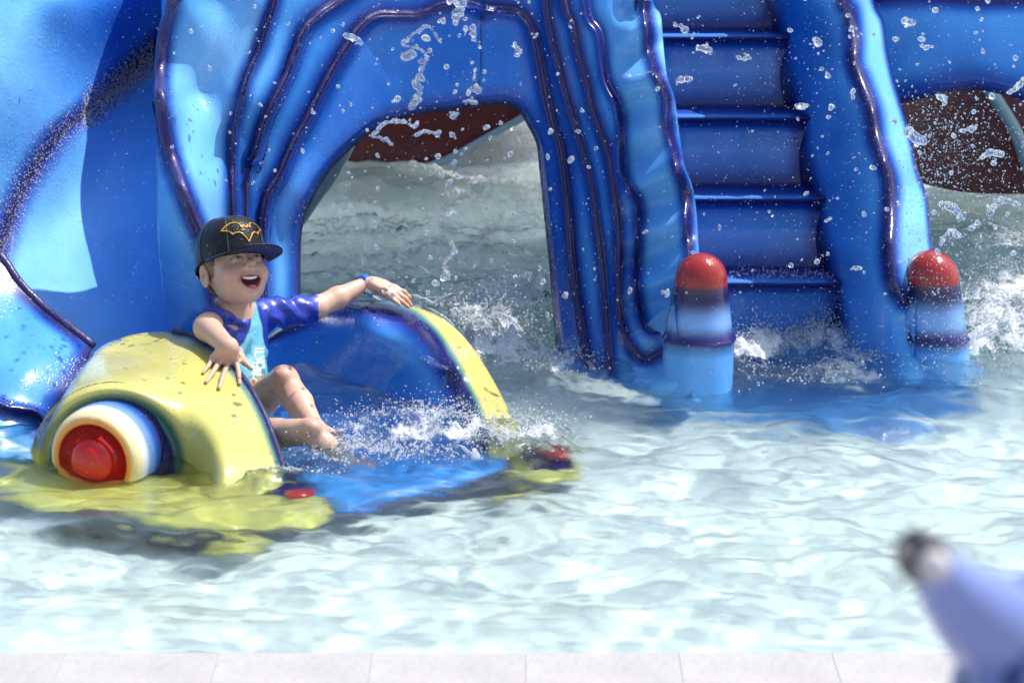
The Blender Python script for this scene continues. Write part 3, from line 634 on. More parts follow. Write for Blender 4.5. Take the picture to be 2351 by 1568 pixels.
rw = panel('mouth_wall', np.vstack([R_top, [(1100, 1150), (560, 1150), (520, 900)]]), lambda x, y: D_Rw(x, y)-.010*np.exp(-(dist(x, y, R_line)[0]/26)**2), R_colr, M_post, slide, 4.0, .035); wet(rw)
rw['label'] = 'far wall of the mouth exit, blue inside with a yellow outer rim'

def sub_panel(name, outline, dfn, colf, mat, parent, step=5, thick=.02):
    """surface lying below the water: outline drawn on the water plane"""
    ol = np.array(outline, float); nx = int(np.ptp(ol[:, 0])/step)+3; ny = int(np.ptp(ol[:, 1])/2.5)+3
    gx = ol[:, 0].min()-step/2+step*np.arange(nx); gy = ol[:, 1].min()-1.25+2.5*np.arange(ny); X, Y = np.meshgrid(gx, gy)
    cin = inside(X[:-1, :-1]+step/2, Y[:-1, :-1]+1.25, ol); f = grid_faces(ny, nx).reshape(ny-1, nx-1, 4)[cin]
    e = np.sort(np.concatenate([f[:, [0, 1]], f[:, [1, 2]], f[:, [2, 3]], f[:, [3, 0]]]), axis=1); u, cnt = np.unique(e, axis=0, return_counts=True); bv = np.unique(u[cnt == 1])
    x = X.ravel().copy(); y = Y.ravel().copy(); _, bx, by = dist(x[bv], y[bv], np.vstack([ol, ol[:1]])); x[bv] = bx; y[bv] = by
    used = np.unique(f); rm = np.full(nx*ny, -1); rm[used] = np.arange(len(used)); f = rm[f]; x = x[used]; y = y[used]
    de, _, _ = dist(x, y*2.2, np.vstack([ol, ol[:1]])*[1, 2.2]); d = dfn(x, y, de)
    v = P(x, y, (HCAM)/np.tan(PITCH+np.arctan((y-CY)/FPX))); v[:, 1] += 1.06*d; v[:, 2] = -d
    o = mesh_obj(name, v, f, mat, parent, colf(x, y, de)); solid(o, thick, 1); return wet(o)
edge_d = lambda base, rise: (lambda x, y, de: base+rise*np.exp(-de/22)+.008*(fbm2(x/70, y/40, 2, 6)-.5))
lo = np.vstack([sm([(-90, 1075), (0, 1058), (60, 1015), (110, 1010)]), [(400, 1030), (640, 1060)], sm([(690, 1100), (745, 1135), (768, 1172), (750, 1202), (690, 1222), (600, 1228), (480, 1232), (350, 1225), (200, 1205), (100, 1185), (0, 1150), (-90, 1130)])])
def lcol(x, y, de):
    c = np.broadcast_to(YEL*1.05, x.shape+(3,)).copy(); r = np.hypot((x-640)/75, (y-1126)/16)
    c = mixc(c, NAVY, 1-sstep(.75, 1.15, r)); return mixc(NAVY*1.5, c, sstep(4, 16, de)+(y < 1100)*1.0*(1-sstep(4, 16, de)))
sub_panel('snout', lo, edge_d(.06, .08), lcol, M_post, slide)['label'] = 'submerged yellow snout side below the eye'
bo = np.vstack([[(590, 1010), (700, 975), (1090, 985), (1175, 1030)], sm([(1160, 1092), (1060, 1122), (960, 1145), (880, 1165), (800, 1190), (740, 1180), (690, 1120), (640, 1085)])])
def bcol(x, y, de):
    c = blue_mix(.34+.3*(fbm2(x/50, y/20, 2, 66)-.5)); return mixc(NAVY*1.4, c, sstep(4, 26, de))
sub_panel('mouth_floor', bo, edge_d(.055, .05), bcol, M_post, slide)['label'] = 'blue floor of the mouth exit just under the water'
ro = sm([(1120, 1075), (1180, 1020), (1260, 1000), (1335, 1025), (1352, 1075), (1325, 1108), (1240, 1122), (1170, 1112), (1120, 1078)])[:-1]
def rcol(x, y, de):
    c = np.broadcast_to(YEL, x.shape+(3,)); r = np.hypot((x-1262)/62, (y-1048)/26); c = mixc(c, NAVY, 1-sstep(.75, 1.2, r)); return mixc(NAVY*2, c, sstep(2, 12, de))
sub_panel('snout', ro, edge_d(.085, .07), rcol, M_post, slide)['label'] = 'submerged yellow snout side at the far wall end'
for o_ in ([(440, 1245), (520, 1238), (610, 1242), (600, 1262), (540, 1270), (470, 1262)], [(1100, 1140), (1170, 1128), (1245, 1134), (1230, 1155), (1150, 1164)]):
    sub_panel('snout_flap', sm(o_+[o_[0]])[:-1], edge_d(.09, .04), lambda x, y, de: mixc(NAVY, YEL, sstep(3, 12, de)), M_post, slide)
for px_, py_, rx, lab in ((688, 1136, .040, 0), (1272, 1036, .040, .035)):
    g = ground_Y(py_); c = P(px_, py_, g); seg = 28; t = np.linspace(0, PI/2, 10); a = np.linspace(0, 2*PI, seg, endpoint=False)
    v = np.stack([rx*np.cos(t)[:, None]*np.cos(a), .03*np.cos(t)[:, None]*np.sin(a), .020*np.sin(t)[:, None]+0*a[None]], -1)+c+np.array([0, .02+lab, -.030-lab])
    o = mesh_obj('nostril', v.reshape(-1, 3), grid_faces(10, seg, True), M_post, slide, np.tile((.45, .02, .015), (10*seg, 1))); wet(o); o['label'] = 'small red bump breaking the water surface'

fo_ = sm([(1440, 900), (1560, 880), (1800, 850), (2100, 850), (2240, 872), (2290, 905), (2230, 950), (2100, 985), (1900, 1005), (1740, 985), (1640, 965), (1560, 975), (1490, 945), (1440, 900)])[:-1]
sub_panel('reflection_slab', fo_, edge_d(.185, .015), lambda x, y, de: mixc(np.array([.50, .62, .72]), np.array([.10, .30, .68]), sstep(2, 70, de+40*(fbm2(x/70, y/25, 2, 67)-.5))), M_post, slide)['label'] = 'submerged pale blue slab standing in for the slide reflection between the toe posts'  # added slab, its faded blue stands in for the slide's reflection
# the eye
ea = Vector((-0.33, -0.90, -0.02)).normalized(); eo = Vector(P(212, 1058, 8.665)); sc = .113
RED = np.array([.55, .012, .010]); ORG = np.array([.80, .30, .045]); CRM = np.array([.84, .70, .40]); WHT = np.array([.62, .70, .86]); LBL = np.array([.16, .30, .70])
prof = [(1.10, -1.2, NAVY), (1.09, -.95, NAVY*1.5), (1.08, -.78, MID*.6), (1.07, -.62, LBL*.8), (1.06, -.50, LBL), (1.05, -.38, WHT), (1.04, -.28, WHT*1.1), (1.02, -.18, CRM*1.05), (.985, -.09, CRM), (.93, -.02, CRM*.98), (.87, .012, ORG*1.2), (.81, .018, ORG), (.775, .005, ORG*.8), (.755, -.02, RED*.9)]
pf_ = [(r*sc, h*sc, c) for r, h, c in prof]
def dens(pr, m=3):
    o = []
    for i in range(len(pr)-1):
        for k in range(m):
            t = k/m; o.append((pr[i][0]*(1-t)+pr[i+1][0]*t, pr[i][1]*(1-t)+pr[i+1][1]*t, np.array(pr[i][2])*(1-t)+np.array(pr[i+1][2])*t))
    return o+[pr[-1]]
eye = lathe('eye', dens(pf_), M_post, slide, eo, ea); wet(eye); eye['label'] = 'creature eye on a stub, cream and orange ring round a red centre'
sockp = [(.755, -.015, RED*.9), (.735, -.04, RED*.8), (.70, -.07, RED*.7), (.64, -.085, RED*.7), (.58, -.075, RED*.8), (.50, -.03, RED)]
wet(lathe('eye_socket', dens([(r*sc, h*sc, c) for r, h, c in sockp]), M_post, eye, eo, ea))
pup = [(.49*math.cos(t)*sc+1e-5, (-.04+.34*math.sin(t))*sc, RED*1.2) for t in np.linspace(0, PI/2, 14)]
wet(lathe('pupil', pup, M_post, eye, eo, ea))

# ------------------------------------------------------------------ dark red structures behind
M_red = paint_mat('dark_red_fibreglass', col=(.15, .018, .014), rough=.35, coat=.3, bead=0, mottle=.25)
M_trim = paint_mat('grey_trim', col=(.30, .42, .44), rough=.3, coat=.3, bead=0)
def extrude_shape(name, front, back_off, mat, parent):
    n = len(front); b = front+np.array(back_off); v = np.vstack([front, b]); f = [list(range(n))[::-1], list(range(n, 2*n))]+[[i, (i+1) % n, n+(i+1) % n, n+i] for i in range(n)]
    return mesh_obj(name, v, f, mat, parent, smooth=False)
h1 = thing('slide_hull', 'dark red underside of another slide seen through the blue arch', 'slide hull', tuple(P(950, 300, 14)), 'dark red slide hulls behind')
e1 = sm([(560, 300), (700, 360), (800, 384), (880, 390), (960, 384), (1030, 362), (1110, 318), (1200, 268), (1330, 190), (1420, 120)])
sh = np.vstack([e1, [(1420, -60), (400, -60), (400, 250)]]); extrude_shape('hull', P(sh[:, 0], sh[:, 1], 13.9+0*sh[:, 0]), (0, 1.2, 0), M_red, h1)
tube('hull_trim', P(e1[:, 0], e1[:, 1]+3, 13.86+0*e1[:, 0]), .014, M_trim, h1, None)
h2 = thing('slide_hull', 'dark red slide hull at the right edge behind the spray', 'slide hull', tuple(P(2250, 350, 13)), 'dark red slide hulls behind')
e2 = sm([(1900, 380), (2050, 405), (2200, 440), (2351, 446), (2500, 440), (2650, 400)])
sh = np.vstack([e2, [(2650, -300), (1900, -300)]]); extrude_shape('hull', P(sh[:, 0], sh[:, 1], 12.6+0*sh[:, 0]), (0, 1.2, 0), M_red, h2)
tr = sm([(2262, 190), (2300, 250), (2335, 310), (2365, 400)]); tube('hull_trim', P(tr[:, 0], tr[:, 1], 12.5+0*tr[:, 0]), .022, M_trim, h2)
# the grey-green leg seen at the left edge of the arch
leg = thing('curved_support', 'grey green curved support seen at the left inner edge of the arch', 'support', tuple(P(740, 400, 12)))
lg = sm([(905, -40), (890, 80), (862, 180), (835, 255), (815, 320), (790, 370), (765, 410), (735, 450), (700, 500), (640, 570), (580, 650)]); tube('post', P(lg[:, 0]-22, lg[:, 1], 11.9+0*lg[:, 0]), .035, M_trim, leg)
# platform over the slide, above the frame: casts the shade on the water behind the arch
deck_ = mesh_obj('platform', [tuple(P(a, b, c)) for a, b, c in ()] or boxv((-1.15, 8.75, 1.42), (1.1, 9.75, 1.52))[0], boxv((0, 0, 0), (1, 1, 1))[1], paint_mat('platform_paint', col=(.02, .13, .5)), slide, smooth=False)
for x_ in (-1.0, .95):
    for y_ in (9.0, 9.65): tube('platform_post', [(x_, y_, -.26), (x_, y_, .6), (x_, y_, 1.42)], .05, M_post, slide, (.02, .13, .55))

# ------------------------------------------------------------------ the child
SK = np.array([.62, .385, .285]); HV = .0023
boy = thing('person', 'laughing small child in a black cap and blue swim shirt sitting in the mouth of the slide', 'person', tuple(P(560, 1000, 9.3)))
boy['label'] = 'laughing child in black cap and blue swim shirt, arms spread over the slide walls'
Xs = np.array([1., 0, 0]); Us = np.array([0, sp, cp]); Fs = np.array([0, -cp, sp])
CF = np.stack([Xs, Us, Fs], 1)          # columns: screen right, screen up, towards camera
def rot(ax, a):
    c, s = math.cos(a), math.sin(a)
    return np.array({'x': [[1, 0, 0], [0, c, -s], [0, s, c]], 'y': [[c, 0, s], [0, 1, 0], [-s, 0, c]], 'z': [[c, -s, 0], [s, c, 0], [0, 0, 1]]}[ax])
HR = CF@rot('z', math.radians(5))@rot('y', math.radians(31))@rot('x', math.radians(-14))
eye_mid = P(566, 589, 9.43-.06)
HO = eye_mid-HR@np.array([0, .010, .082])
def hl(X, Y, Z):
    q = np.stack([X-HO[0], Y-HO[1], Z-HO[2]], -1)@HR; return q[..., 0], q[..., 1], q[..., 2]
def hw(p): return HO+HR@np.array(p, float)
B = P(np.array([430, 960]), np.array([500, 1110]), np.array([9.3, 9.3]))
FD = Field((B[0, 0]-.02, 8.62*S, -.12), (P(965, 600, 9.9)[0], 9.98*S, P(500, 520, 9.5)[2]+.03), HV)
def hell(c, r, k=.01, mode='u'): FD.ell(hw(c), r, HR, k, mode)
def hcap(a, b, ra, rb, k=.01, mode='u'): FD.cap(hw(a), hw(b), ra, rb, k, mode)
# head
hell((0, .022, -.010), (.071, .083, .088), .001)
hell((0, -.018, .032), (.0555, .060, .050), .03)
hell((0, -.050, .038), (.041, .038, .040), .03)
hell((0, -.080, .052), (.019, .016, .019), .024)
for s_ in (-1, 1):
    hell((s_*.037, -.028, .060), (.021, .020, .019), .022)
    hell((s_*.036, -.052, .012), (.014, .026, .026), .03)
    hell((s_*.026, .010, .0965), (.016, .011, .013), .012, 's')
    hell((s_*.026, .0095, .0715), (.0145, .0130, .0140), .005)
    hcap((s_*.017, -.020, .090), (s_*.034, -.050, .076), .0022, .0022, .007, 's')
    hcap((s_*.016, -.001, .0885), (s_*.036, -.004, .080), .0014, .0014, .005, 's')
    hcap((s_*.014, .026, .084), (s_*.036, .025, .072), .006, .006, .010)
    # ear
    hell((s_*.0765, -.006, -.012), (.0085, .030, .019), .006)
    hell((s_*.0865, -.004, -.008), (.0085, .020, .012), .003, 's')
hcap((0, .018, .080), (0, -.008, .094), .0075, .0085, .012)
hell((0, -.013, .1015), (.0100, .0085, .0095), .008)
for s_ in (-1, 1): hell((s_*.0095, -.0175, .090), (.0062, .0058, .0075), .005)
for s_ in (-1, 1): hell((s_*.0052, -.0238, .0975), (.0028, .0026, .004), .002, 's')
def lips(off, rr):
    def fn(X, Y, Z):
        x, y, z = hl(X, Y, Z); yy = y+.0560-13*x*x; zz = z-(.0835-10*x*x); return (np.sqrt((x/.0285)**2+(yy/.0180)**2)-1)*.0180 if off else np.sqrt(((np.sqrt((x/.0285)**2+(yy/.0180)**2)-1)*.015)**2+zz**2)-rr
    return fn
c_ = hw((0, -.055, .085)); FD.add(lips(False, .0042), c_-.04, c_+.04, .006)
def cav(X, Y, Z):
    x, y, z = hl(X, Y, Z); yy = y+.0560-13*x*x; k0 = np.sqrt((x/.0262)**2+(yy/.0158)**2+((z-.088)/.030)**2); return (k0-1)*.0145
FD.add(cav, c_-.045, c_+.045, .003, 's')
hell((0, -.066, .072), (.014, .006, .014), .003)     # tongue
# neck and trunk
nb = P(535, 712, 9.50)
FD.cap(hw((0, -.045, -.028)), nb, .036, .038, .02)
sR = P(492, 733, 9.42); sL = P(606, 722, 9.60)
chest = P(540, 790, 9.50); belly = P(548, 880, 9.44); pelv = P(556, 958, 9.36)
ta = math.radians(50); TM = np.stack([np.array([math.cos(ta), math.sin(ta), 0]), np.array([math.sin(ta), -math.cos(ta), 0]), np.array([0, 0, 1])], 1)
FD.ell(chest, (.088, .060, .085), TM, .03); FD.ell(belly, (.080, .058, .085), TM, .03); FD.ell(pelv, (.082, .062, .060), TM, .03)
FD.cap(sR, sL, .032, .032, .03); FD.cap(nb, chest, .045, .05, .03)
# right arm (nearer)
eR = P(476, 752, 9.255); wRt = P(524, 797, 9.10)
FD.cap(sR, eR, .034, .0315, .02); FD.cap(eR, wRt, .031, .0215, .016)
def WY_(x, y): return float(W_depth(np.array(float(x)), np.array(float(y))))
def lay(x, y, up=.022, lim=None):
    d = WY_(x, y)-up; return P(x, y, d)
kn = {'p': (490, 822), 'r': (504, 830), 'm': (523, 832), 'i': (541, 828)}
tips = {'p': [(478, 840), (466, 856)], 'r': [(488, 856), (473, 877)], 'm': [(512, 864), (503, 891)], 'i': [(548, 856), (550, 881)]}
rad = {'p': .0046, 'r': .0053, 'm': .0056, 'i': .0054}
palm0 = lay(515, 808, .06)
for k_, (x, y) in kn.items():
    K = lay(x, y, .040); FD.cap(wRt, K, .016, .0105, .014)
    m_ = lay(*tips[k_][0], .030); t_ = lay(*tips[k_][1], .016); r_ = rad[k_]
    FD.cap(K, m_, r_+.0016, r_+.0004, .006); FD.cap(m_, t_, r_+.0004, r_*.86, .004)
tb = lay(545, 806, .045); t1 = lay(562, 832, .034); t2 = lay(577, 846, .03); FD.cap(wRt, tb, .016, .011, .012); FD.cap(tb, t1, .0105, .0078, .008); FD.cap(t1, t2, .0078, .0058, .004)
# left arm (farther, over the far wall)
eL = P(728, 706, 9.72); wLt = P(840, 651, 9.84)
FD.cap(sL, eL, .034, .029, .02); FD.cap(eL, P(775, 684, 9.77), .029, .0275, .01); FD.cap(P(775, 684, 9.77), wLt, .0275, .0175, .012)
for K, m_, t_, r_ in (((908, 661), (928, 670), (941, 683), .0058), ((909, 671), (932, 686), (944, 701), .0062), ((902, 677), (922, 692), (938, 705), .0060), ((895, 681), (908, 692), (917, 700), .0054)):
    yy = {661: 9.815, 671: 9.80, 677: 9.785, 681: 9.775}[K[1]]
    k3 = P(K[0], K[1], yy); FD.cap(P(858, 655, 9.83), k3, .0165, .0095, .010); FD.cap(k3, P(m_[0], m_[1], yy-.01), r_+.001, r_, .003); FD.cap(P(m_[0], m_[1], yy-.01), P(t_[0], t_[1], yy-.01), r_, r_*.82, .003)
FD.cap(wLt, P(880, 656, 9.83), .018, .016, .01); FD.cap(P(857, 655, 9.80), P(876, 665, 9.77), .012, .0085, .008); FD.cap(P(876, 665, 9.77), P(886, 664, 9.76), .0082, .0066, .004)
# legs
hL = P(578, 935, 9.46); kL = P(652, 873, 9.30); aL = P(722, 980, 9.12)
FD.cap(hL, kL, .047, .036, .02); FD.cap(kL, P(686, 925, 9.22), .034, .034, .012); FD.cap(P(686, 925, 9.22), aL, .034, .022, .012); FD.ell(P(650, 864, 9.27), (.026, .026, .024), np.eye(3), .014)
hRt = P(560, 990, 9.04); kR = P(713, 990, 8.84); aR = P(790, 1092, 8.88)
FD.cap(hRt, P(640, 996, 8.94), .040, .035, .012); FD.cap(P(640, 996, 8.94), kR, .035, .031, .012); FD.cap(kR, P(747, 1025, 8.82), .030, .028, .01); FD.cap(P(747, 1025, 8.82), aR, .028, .018, .012); FD.ell(P(716, 981, 8.81), (.022, .022, .020), np.eye(3), .012)
for a_, d_ in ((aR, (.07, -.04, -.012)), (aL, (.06, -.03, -.02))): FD.cap(a_, a_+np.array(d_), .018, .014, .012)
bv_, bf_ = FD.mesh(); bv_ = FD.relax(bv_, bf_, 1, .5)
x, y, z = hl(bv_[:, 0], bv_[:, 1], bv_[:, 2]); px_, py_ = iP(bv_)
c = np.tile(SK, (len(bv_), 1)); head = (y > -.11) & (np.abs(x) < .09) & (np.abs(z) < .12)
g = lambda cx, cy, cz, r: np.exp(-(((x-cx)**2+(y-cy)**2+(z-cz)**2)/r**2))*head
for s_ in (-1, 1): c = mixc(c, np.array([.66, .27, .22]), .55*g(s_*.040, -.030, .068, .022))
c = mixc(c, np.array([.62, .30, .24]), .35*g(0, -.014, .105, .012))
for s_ in (-1, 1): c = mixc(c, np.array([.60, .28, .22]), .5*g(s_*.078, 0, -.012, .016))
for s_ in (-1, 1):  # shading painted into ear hollows, nostrils, around eyes and smile creases
    c = mixc(c, np.array([.33, .13, .10]), .8*g(s_*.083, -.006, -.008, .0085)); c = mixc(c, np.array([.16, .06, .05]), .9*g(s_*.0058, -.0215, .101, .0034))
    c = mixc(c, np.array([.40, .20, .16]), .45*g(s_*.027, -.001, .085, .009)); c = mixc(c, np.array([.38, .19, .15]), .35*g(s_*.027, .024, .080, .009))
    c = mixc(c, np.array([.42, .20, .16]), .5*g(s_*.026, -.035, .084, .006)); c = mixc(c, np.array([.42, .20, .16]), .4*g(s_*.033, -.050, .078, .006))
yy = y+.0560-13*x*x; rl = np.sqrt((x/.0285)**2+(yy/.0180)**2)
lipm = head*(np.exp(-((rl-1)/.17)**2))*(z > .05); c = mixc(c, np.array([.50, .17, .16]), .85*np.clip(lipm, 0, 1))
inm = head*(rl < .93)*(z > .02)*(z < .087-9*x*x); c = mixc(c, np.array([.16, .025, .025]), np.clip(inm*1.0, 0, 1)); c = mixc(c, np.array([.50, .13, .13]), inm*(yy < -.004)*1.0)
for s_ in (-1, 1):
    xe = (x-s_*.026); up = y-(.0108-20*xe*xe)
    sl_ = head*(z > .06)*(np.abs(xe) < .0145)*np.exp(-((up)/.0024)**2); c = mixc(c, np.array([.07, .04, .03]), np.clip(sl_, 0, 1)*.95)
    dn = y-(.0055+8*xe*xe); c = mixc(c, np.array([.30, .14, .11]), head*(z > .06)*(np.abs(xe) < .013)*np.exp(-(dn/.0014)**2)*.6)
    inn = head*(z > .06)*(np.abs(xe) < .0125)*(up < 0)*(dn > 0); c = mixc(c, np.array([.34, .33, .34]), inn*.95)
    ir = np.hypot(xe-.001, y-.0085); c = mixc(c, np.array([.07, .10, .13]), inn*(ir < .0052)*1.0); c = mixc(c, np.array([.01, .01, .01]), inn*(ir < .0022)*1.0)
    br = y-(.0275-6*xe*xe); c = mixc(c, np.array([.30, .18, .10]), head*(z > .05)*(np.abs(xe+s_*.0) < .017)*np.exp(-(br/.0028)**2)*.5)
# knees and finger joints a little redder
for q in (P(716, 981, 8.80), P(650, 862, 9.25)): c = mixc(c, np.array([.62, .28, .22]), .45*np.exp(-(((bv_-q)**2).sum(1))/.022**2))
for k_ in tips:
    q = lay(*tips[k_][1], .016); c = mixc(c, np.array([.62, .26, .24]), .55*np.exp(-(((bv_-q)**2).sum(1))/.007**2))
for q in ((941, 683, 9.8), (944, 701, 9.79), (938, 705, 9.775), (917, 700, 9.765)): c = mixc(c, np.array([.72, .30, .12]), .5*np.exp(-(((bv_-P(*q))**2).sum(1))/.015**2))
M_skin = paint_mat('skin', rough=.5, coat=.12, bump=.08, bead=.25, sss=.12, mottle=.10, beadscale=160, coatr=.15)
body = mesh_obj('body', bv_, bf_, M_skin, boy, c); wet(body)
# teeth
M_enamel = paint_mat('tooth_enamel', col=(.80, .76, .68), rough=.2, coat=.5, bead=0, bump=0)
tt = []; 
for i in range(9):
    u = (i-4)*.0051; yb = -.0450+13*u*u; zb_ = .0815-14*u*u; tt.append(hw((u, yb, zb_)))
tth = tube('teeth', np.array(tt), [.0026, .0034, .0038, .004, .0041, .004, .0038, .0034, .0026], M_enamel, boy)
# hair: thin shell under the cap, in front of the ear and down the nape
FH = Field(HO-.13, HO+.13, .0023)
def hairf(X, Y, Z):
    x, y, z = hl(X, Y, Z); k0 = np.sqrt((x/.0755)**2+((y-.020)/.090)**2+((z+.012)/.0925)**2); d = (k0-1)*.075
    n = .0022*np.sin(x*900+y*260)*np.sin(z*800); cut = np.maximum(z-.034+.35*np.maximum(.01-y, 0)+n, -(y+.062+.25*np.minimum(z+.02, 0)*0)+n)
    front = np.maximum(z+.002-(y+.012)*1.2, -1) ; cut = np.maximum(cut, np.where(y < -.018, z+.030, -1)); return np.maximum(np.maximum(d+n, cut), y-.075)
FH.add(hairf, HO-.12, HO+.12, .001); hv, hf = FH.mesh()
M_hair = paint_mat('hair', col=(.20, .125, .062), rough=.5, coat=.1, bump=.8, bead=0, scale=4, mottle=.4)
mesh_obj('hair', hv, hf, M_hair, boy)

# cap
CR = CF@rot('z', math.radians(2))@rot('y', math.radians(34))@rot('x', math.radians(-10))
CO = HO+HR@np.array([0, .027, -.006])
def cw(p): return CO+np.asarray(p)@CR.T
na, ntt = 72, 26; a = np.linspace(0, 2*PI, na, endpoint=False); t = np.linspace(0, 1, ntt)
def crown(a, t, off=0):
    ax = .0815+off; az = np.where(np.cos(a) > 0, .0965, .099)+off; pw = 3.4
    r = (1-np.clip(t, 0, .9999)**pw)**(1/2.2); h = .110*t-.034*(1-t)**1.5*np.clip(-np.cos(a), 0, 1)**1.3
    pf2 = 1+.02*np.cos(6*a+PI/6)*(1-t)
    return np.stack([ax*r*np.sin(a)*pf2, h+off*t, az*r*np.cos(a)*pf2+.004*np.cos(a)*np.sin(t*PI)], -1)
A_, T_ = np.meshgrid(a, t); cv = cw(crown(A_, T_).reshape(-1, 3))
M_cap = paint_mat('black_leather', col=(.016, .016, .020), rough=.40, coat=.08, spec=.3, bump=.5, bead=.5, scale=3, mottle=.15, coatr=.2)
capo = mesh_obj('cap', cv, grid_faces(ntt, na, True)[:, ::-1], M_cap, boy); capo['label'] = 'black flat brimmed cap worn with the brim forward'; solid(capo, .0025, 1)
M_seam = paint_mat('cap_stitching', col=(.10, .10, .11), rough=.5, coat=0, bead=0)
for ang in (-.62, .62, -1.6, 1.6, -2.6, 2.6): tube('seam', cw(crown(np.full(16, ang), np.linspace(0, .97, 16), .0012)), .0011, M_seam, capo, None, 6)
tube('sweatband', cw(crown(np.linspace(0, 2*PI, 60), np.zeros(60), .001)), .0028, M_cap, capo, None, 8)
lathe('button', [(.006*math.cos(q), .003*math.sin(q)) for q in np.linspace(0, 1.5, 5)], M_cap, capo, cw((0, .110, 0)), tuple(CR[:, 1]), None, 16)
ub = np.linspace(-1, 1, 41); vb = np.linspace(0, 1, 12); UB, VB = np.meshgrid(ub, vb); ang = UB*1.32
inn = crown(ang, 0*ang); half = .087
ox = half*np.sign(UB)*np.abs(np.sin(UB*PI/2))**.95; oz = .030+.148*np.abs(np.cos(UB*PI/2))**.62
br = np.stack([inn[..., 0]*(1-VB)+ox*VB, -.012*VB*0+.001-1.5*(ox*VB)**2, inn[..., 2]*(1-VB)+oz*VB], -1)
bt = br.copy(); bt[..., 1] += .0018
o = mesh_obj('brim', cw(bt.reshape(-1, 3)), grid_faces(12, 41), M_cap, capo); solid(o, .0016, 0)
M_lin = paint_mat('brim_lining', col=(.010, .022, .13), rough=.7, coat=0, bump=.3, bead=0)
br[..., 1] -= .0006; o = mesh_obj('brim_lining', cw(br.reshape(-1, 3)), grid_faces(12, 41), M_lin, capo)
M_gold = paint_mat('yellow_piping', col=(.75, .40, .02), rough=.35, coat=.5, bead=0)
half_b = [(0, .30), (.05, .34), (.09, .52), (.13, .36), (.20, .30), (.24, .58), (.40, .72), (.60, .70), (.80, .52), (1.0, .22), (.80, .18), (.66, .06), (.58, -.14), (.44, -.04), (.30, -.06), (.22, -.16), (.12, -.40), (0, -.72)]
bb = [(-x, y) for x, y in half_b[::-1]][:-1]+half_b; bb = np.array([(x*.9, y) for x, y in bb]); bb = np.vstack([bb, bb[:1]])
pts = []
bb = bb[np.r_[True, np.hypot(*np.diff(bb, axis=0).T) > 1e-6]]
for i in range(len(bb)-1):
    for k in range(4): pts.append(bb[i]*(1-k/4)+bb[i+1]*k/4)
pts = np.array(pts+[bb[-1]]); ea_ = pts[:, 0]*.88+.0; et = .47+pts[:, 1]*.32
em = tube('emblem', cw(crown(ea_, et, .0014)), .0017, M_gold, capo, None, 6); em['label'] = 'yellow outlined winged emblem on the cap front'

# swim shirt
FS = Field((P(425, 700, 9.3)[0], 9.0*S, P(500, 1000, 9.3)[2]), (P(742, 700, 9.9)[0], 9.9*S, P(500, 672, 9.5)[2]+.03), .0024)
o6 = .0055
FS.ell(chest, (.090+o6, .062+o6, .088), TM, .001); FS.ell(belly, (.082+o6, .060+o6, .09), TM, .03); FS.ell(pelv, (.083+o6, .064+o6, .055), TM, .03)
FS.cap(sR, sL, .037, .036, .03); FS.cap(P(538, 702, 9.50), chest, .044, .055, .025)
FS.cap(sR, sR*.42+eR*.58, .041, .041, .015); FS.cap(sL, P(727, 708, 9.715), .041, .0375, .02)
# collar opening and sleeve mouths
upN = hw((0, -.02, -.02))-nb; upN /= np.linalg.norm(upN)
def cutplane(pt, n, R, depth):
    def fn(X, Y, Z):
        d = -((X-pt[0])*n[0]+(Y-pt[1])*n[1]+(Z-pt[2])*n[2]); rr = np.sqrt((X-pt[0])**2+(Y-pt[1])**2+(Z-pt[2])**2)-R; return np.maximum(d, rr)
    FS.add(fn, np.array(pt)-R, np.array(pt)+R, .003, 's')
cutplane(nb+upN*.010+np.array([0, 0, .0]), upN, .055, .03)
nR = (eR-sR)/np.linalg.norm(eR-sR); cutplane(sR+(eR-sR)*.62, nR, .055, .05)
nL = (eL-sL)/np.linalg.norm(eL-sL); cutplane(P(724, 708, 9.715), nL, .06, .05)
sv, sf = FS.mesh(); sv = FS.relax(sv, sf, 2, .5)
# folds: displace along normals
tri = sv[sf]; nn = np.cross(tri[:, 2]-tri[:, 0], tri[:, 3]-tri[:, 1]); vn = np.zeros_like(sv)
for k in range(4):
    for c3 in range(3): vn[:, c3] += np.bincount(sf[:, k], nn[:, c3], len(sv))
vn /= np.linalg.norm(vn, axis=1)[:, None]+1e-9
px_, py_ = iP(sv)
sleeveL = sstep(600, 640, px_); tl = (px_-610)/120
f1 = np.sin(((px_-600)*.9-(py_-710)*1.1)/8.5+2*vnoise2(px_/30, py_/30, 5))*(.0052)*sleeveL*(1-.5*sstep(650, 700, px_))
f1 += np.sin(((px_-500)*.55-(py_-720)*1.2)/9+2*vnoise2(px_/25, py_/25, 6))*.0046*(1-sstep(560, 590, px_))*(1-sstep(740, 790, py_))
f1 += np.sin((px_+py_*.35)/11+3*vnoise2(px_/40, py_/60, 7))*.0032*sstep(740, 800, py_)
f1 += (fbm2(px_/22, py_/22, 3, 77)-.5)*.004
sv = sv+vn*f1[:, None]
seam1 = sm([(583, 690), (577, 730), (566, 768), (550, 795), (520, 830), (440, 850)]); seam2 = sm([(588, 690), (596, 722), (604, 752), (612, 800), (640, 830)])
poly = np.vstack([seam1, [(440, 1000), (660, 1000)], seam2[::-1]])
front = inside(px_, py_, poly) ; d1, _, _ = dist(px_, py_, seam1); d2, _, _ = dist(px_, py_, seam2)
ROY = np.array([.012, .036, .38]); AQ = np.array([.16, .50, .66])
c = np.where(front[:, None], AQ, ROY); c = mixc(c, np.array([.008, .012, .09]), .7*(1-sstep(.5, 3.5, np.minimum(d1, d2))))
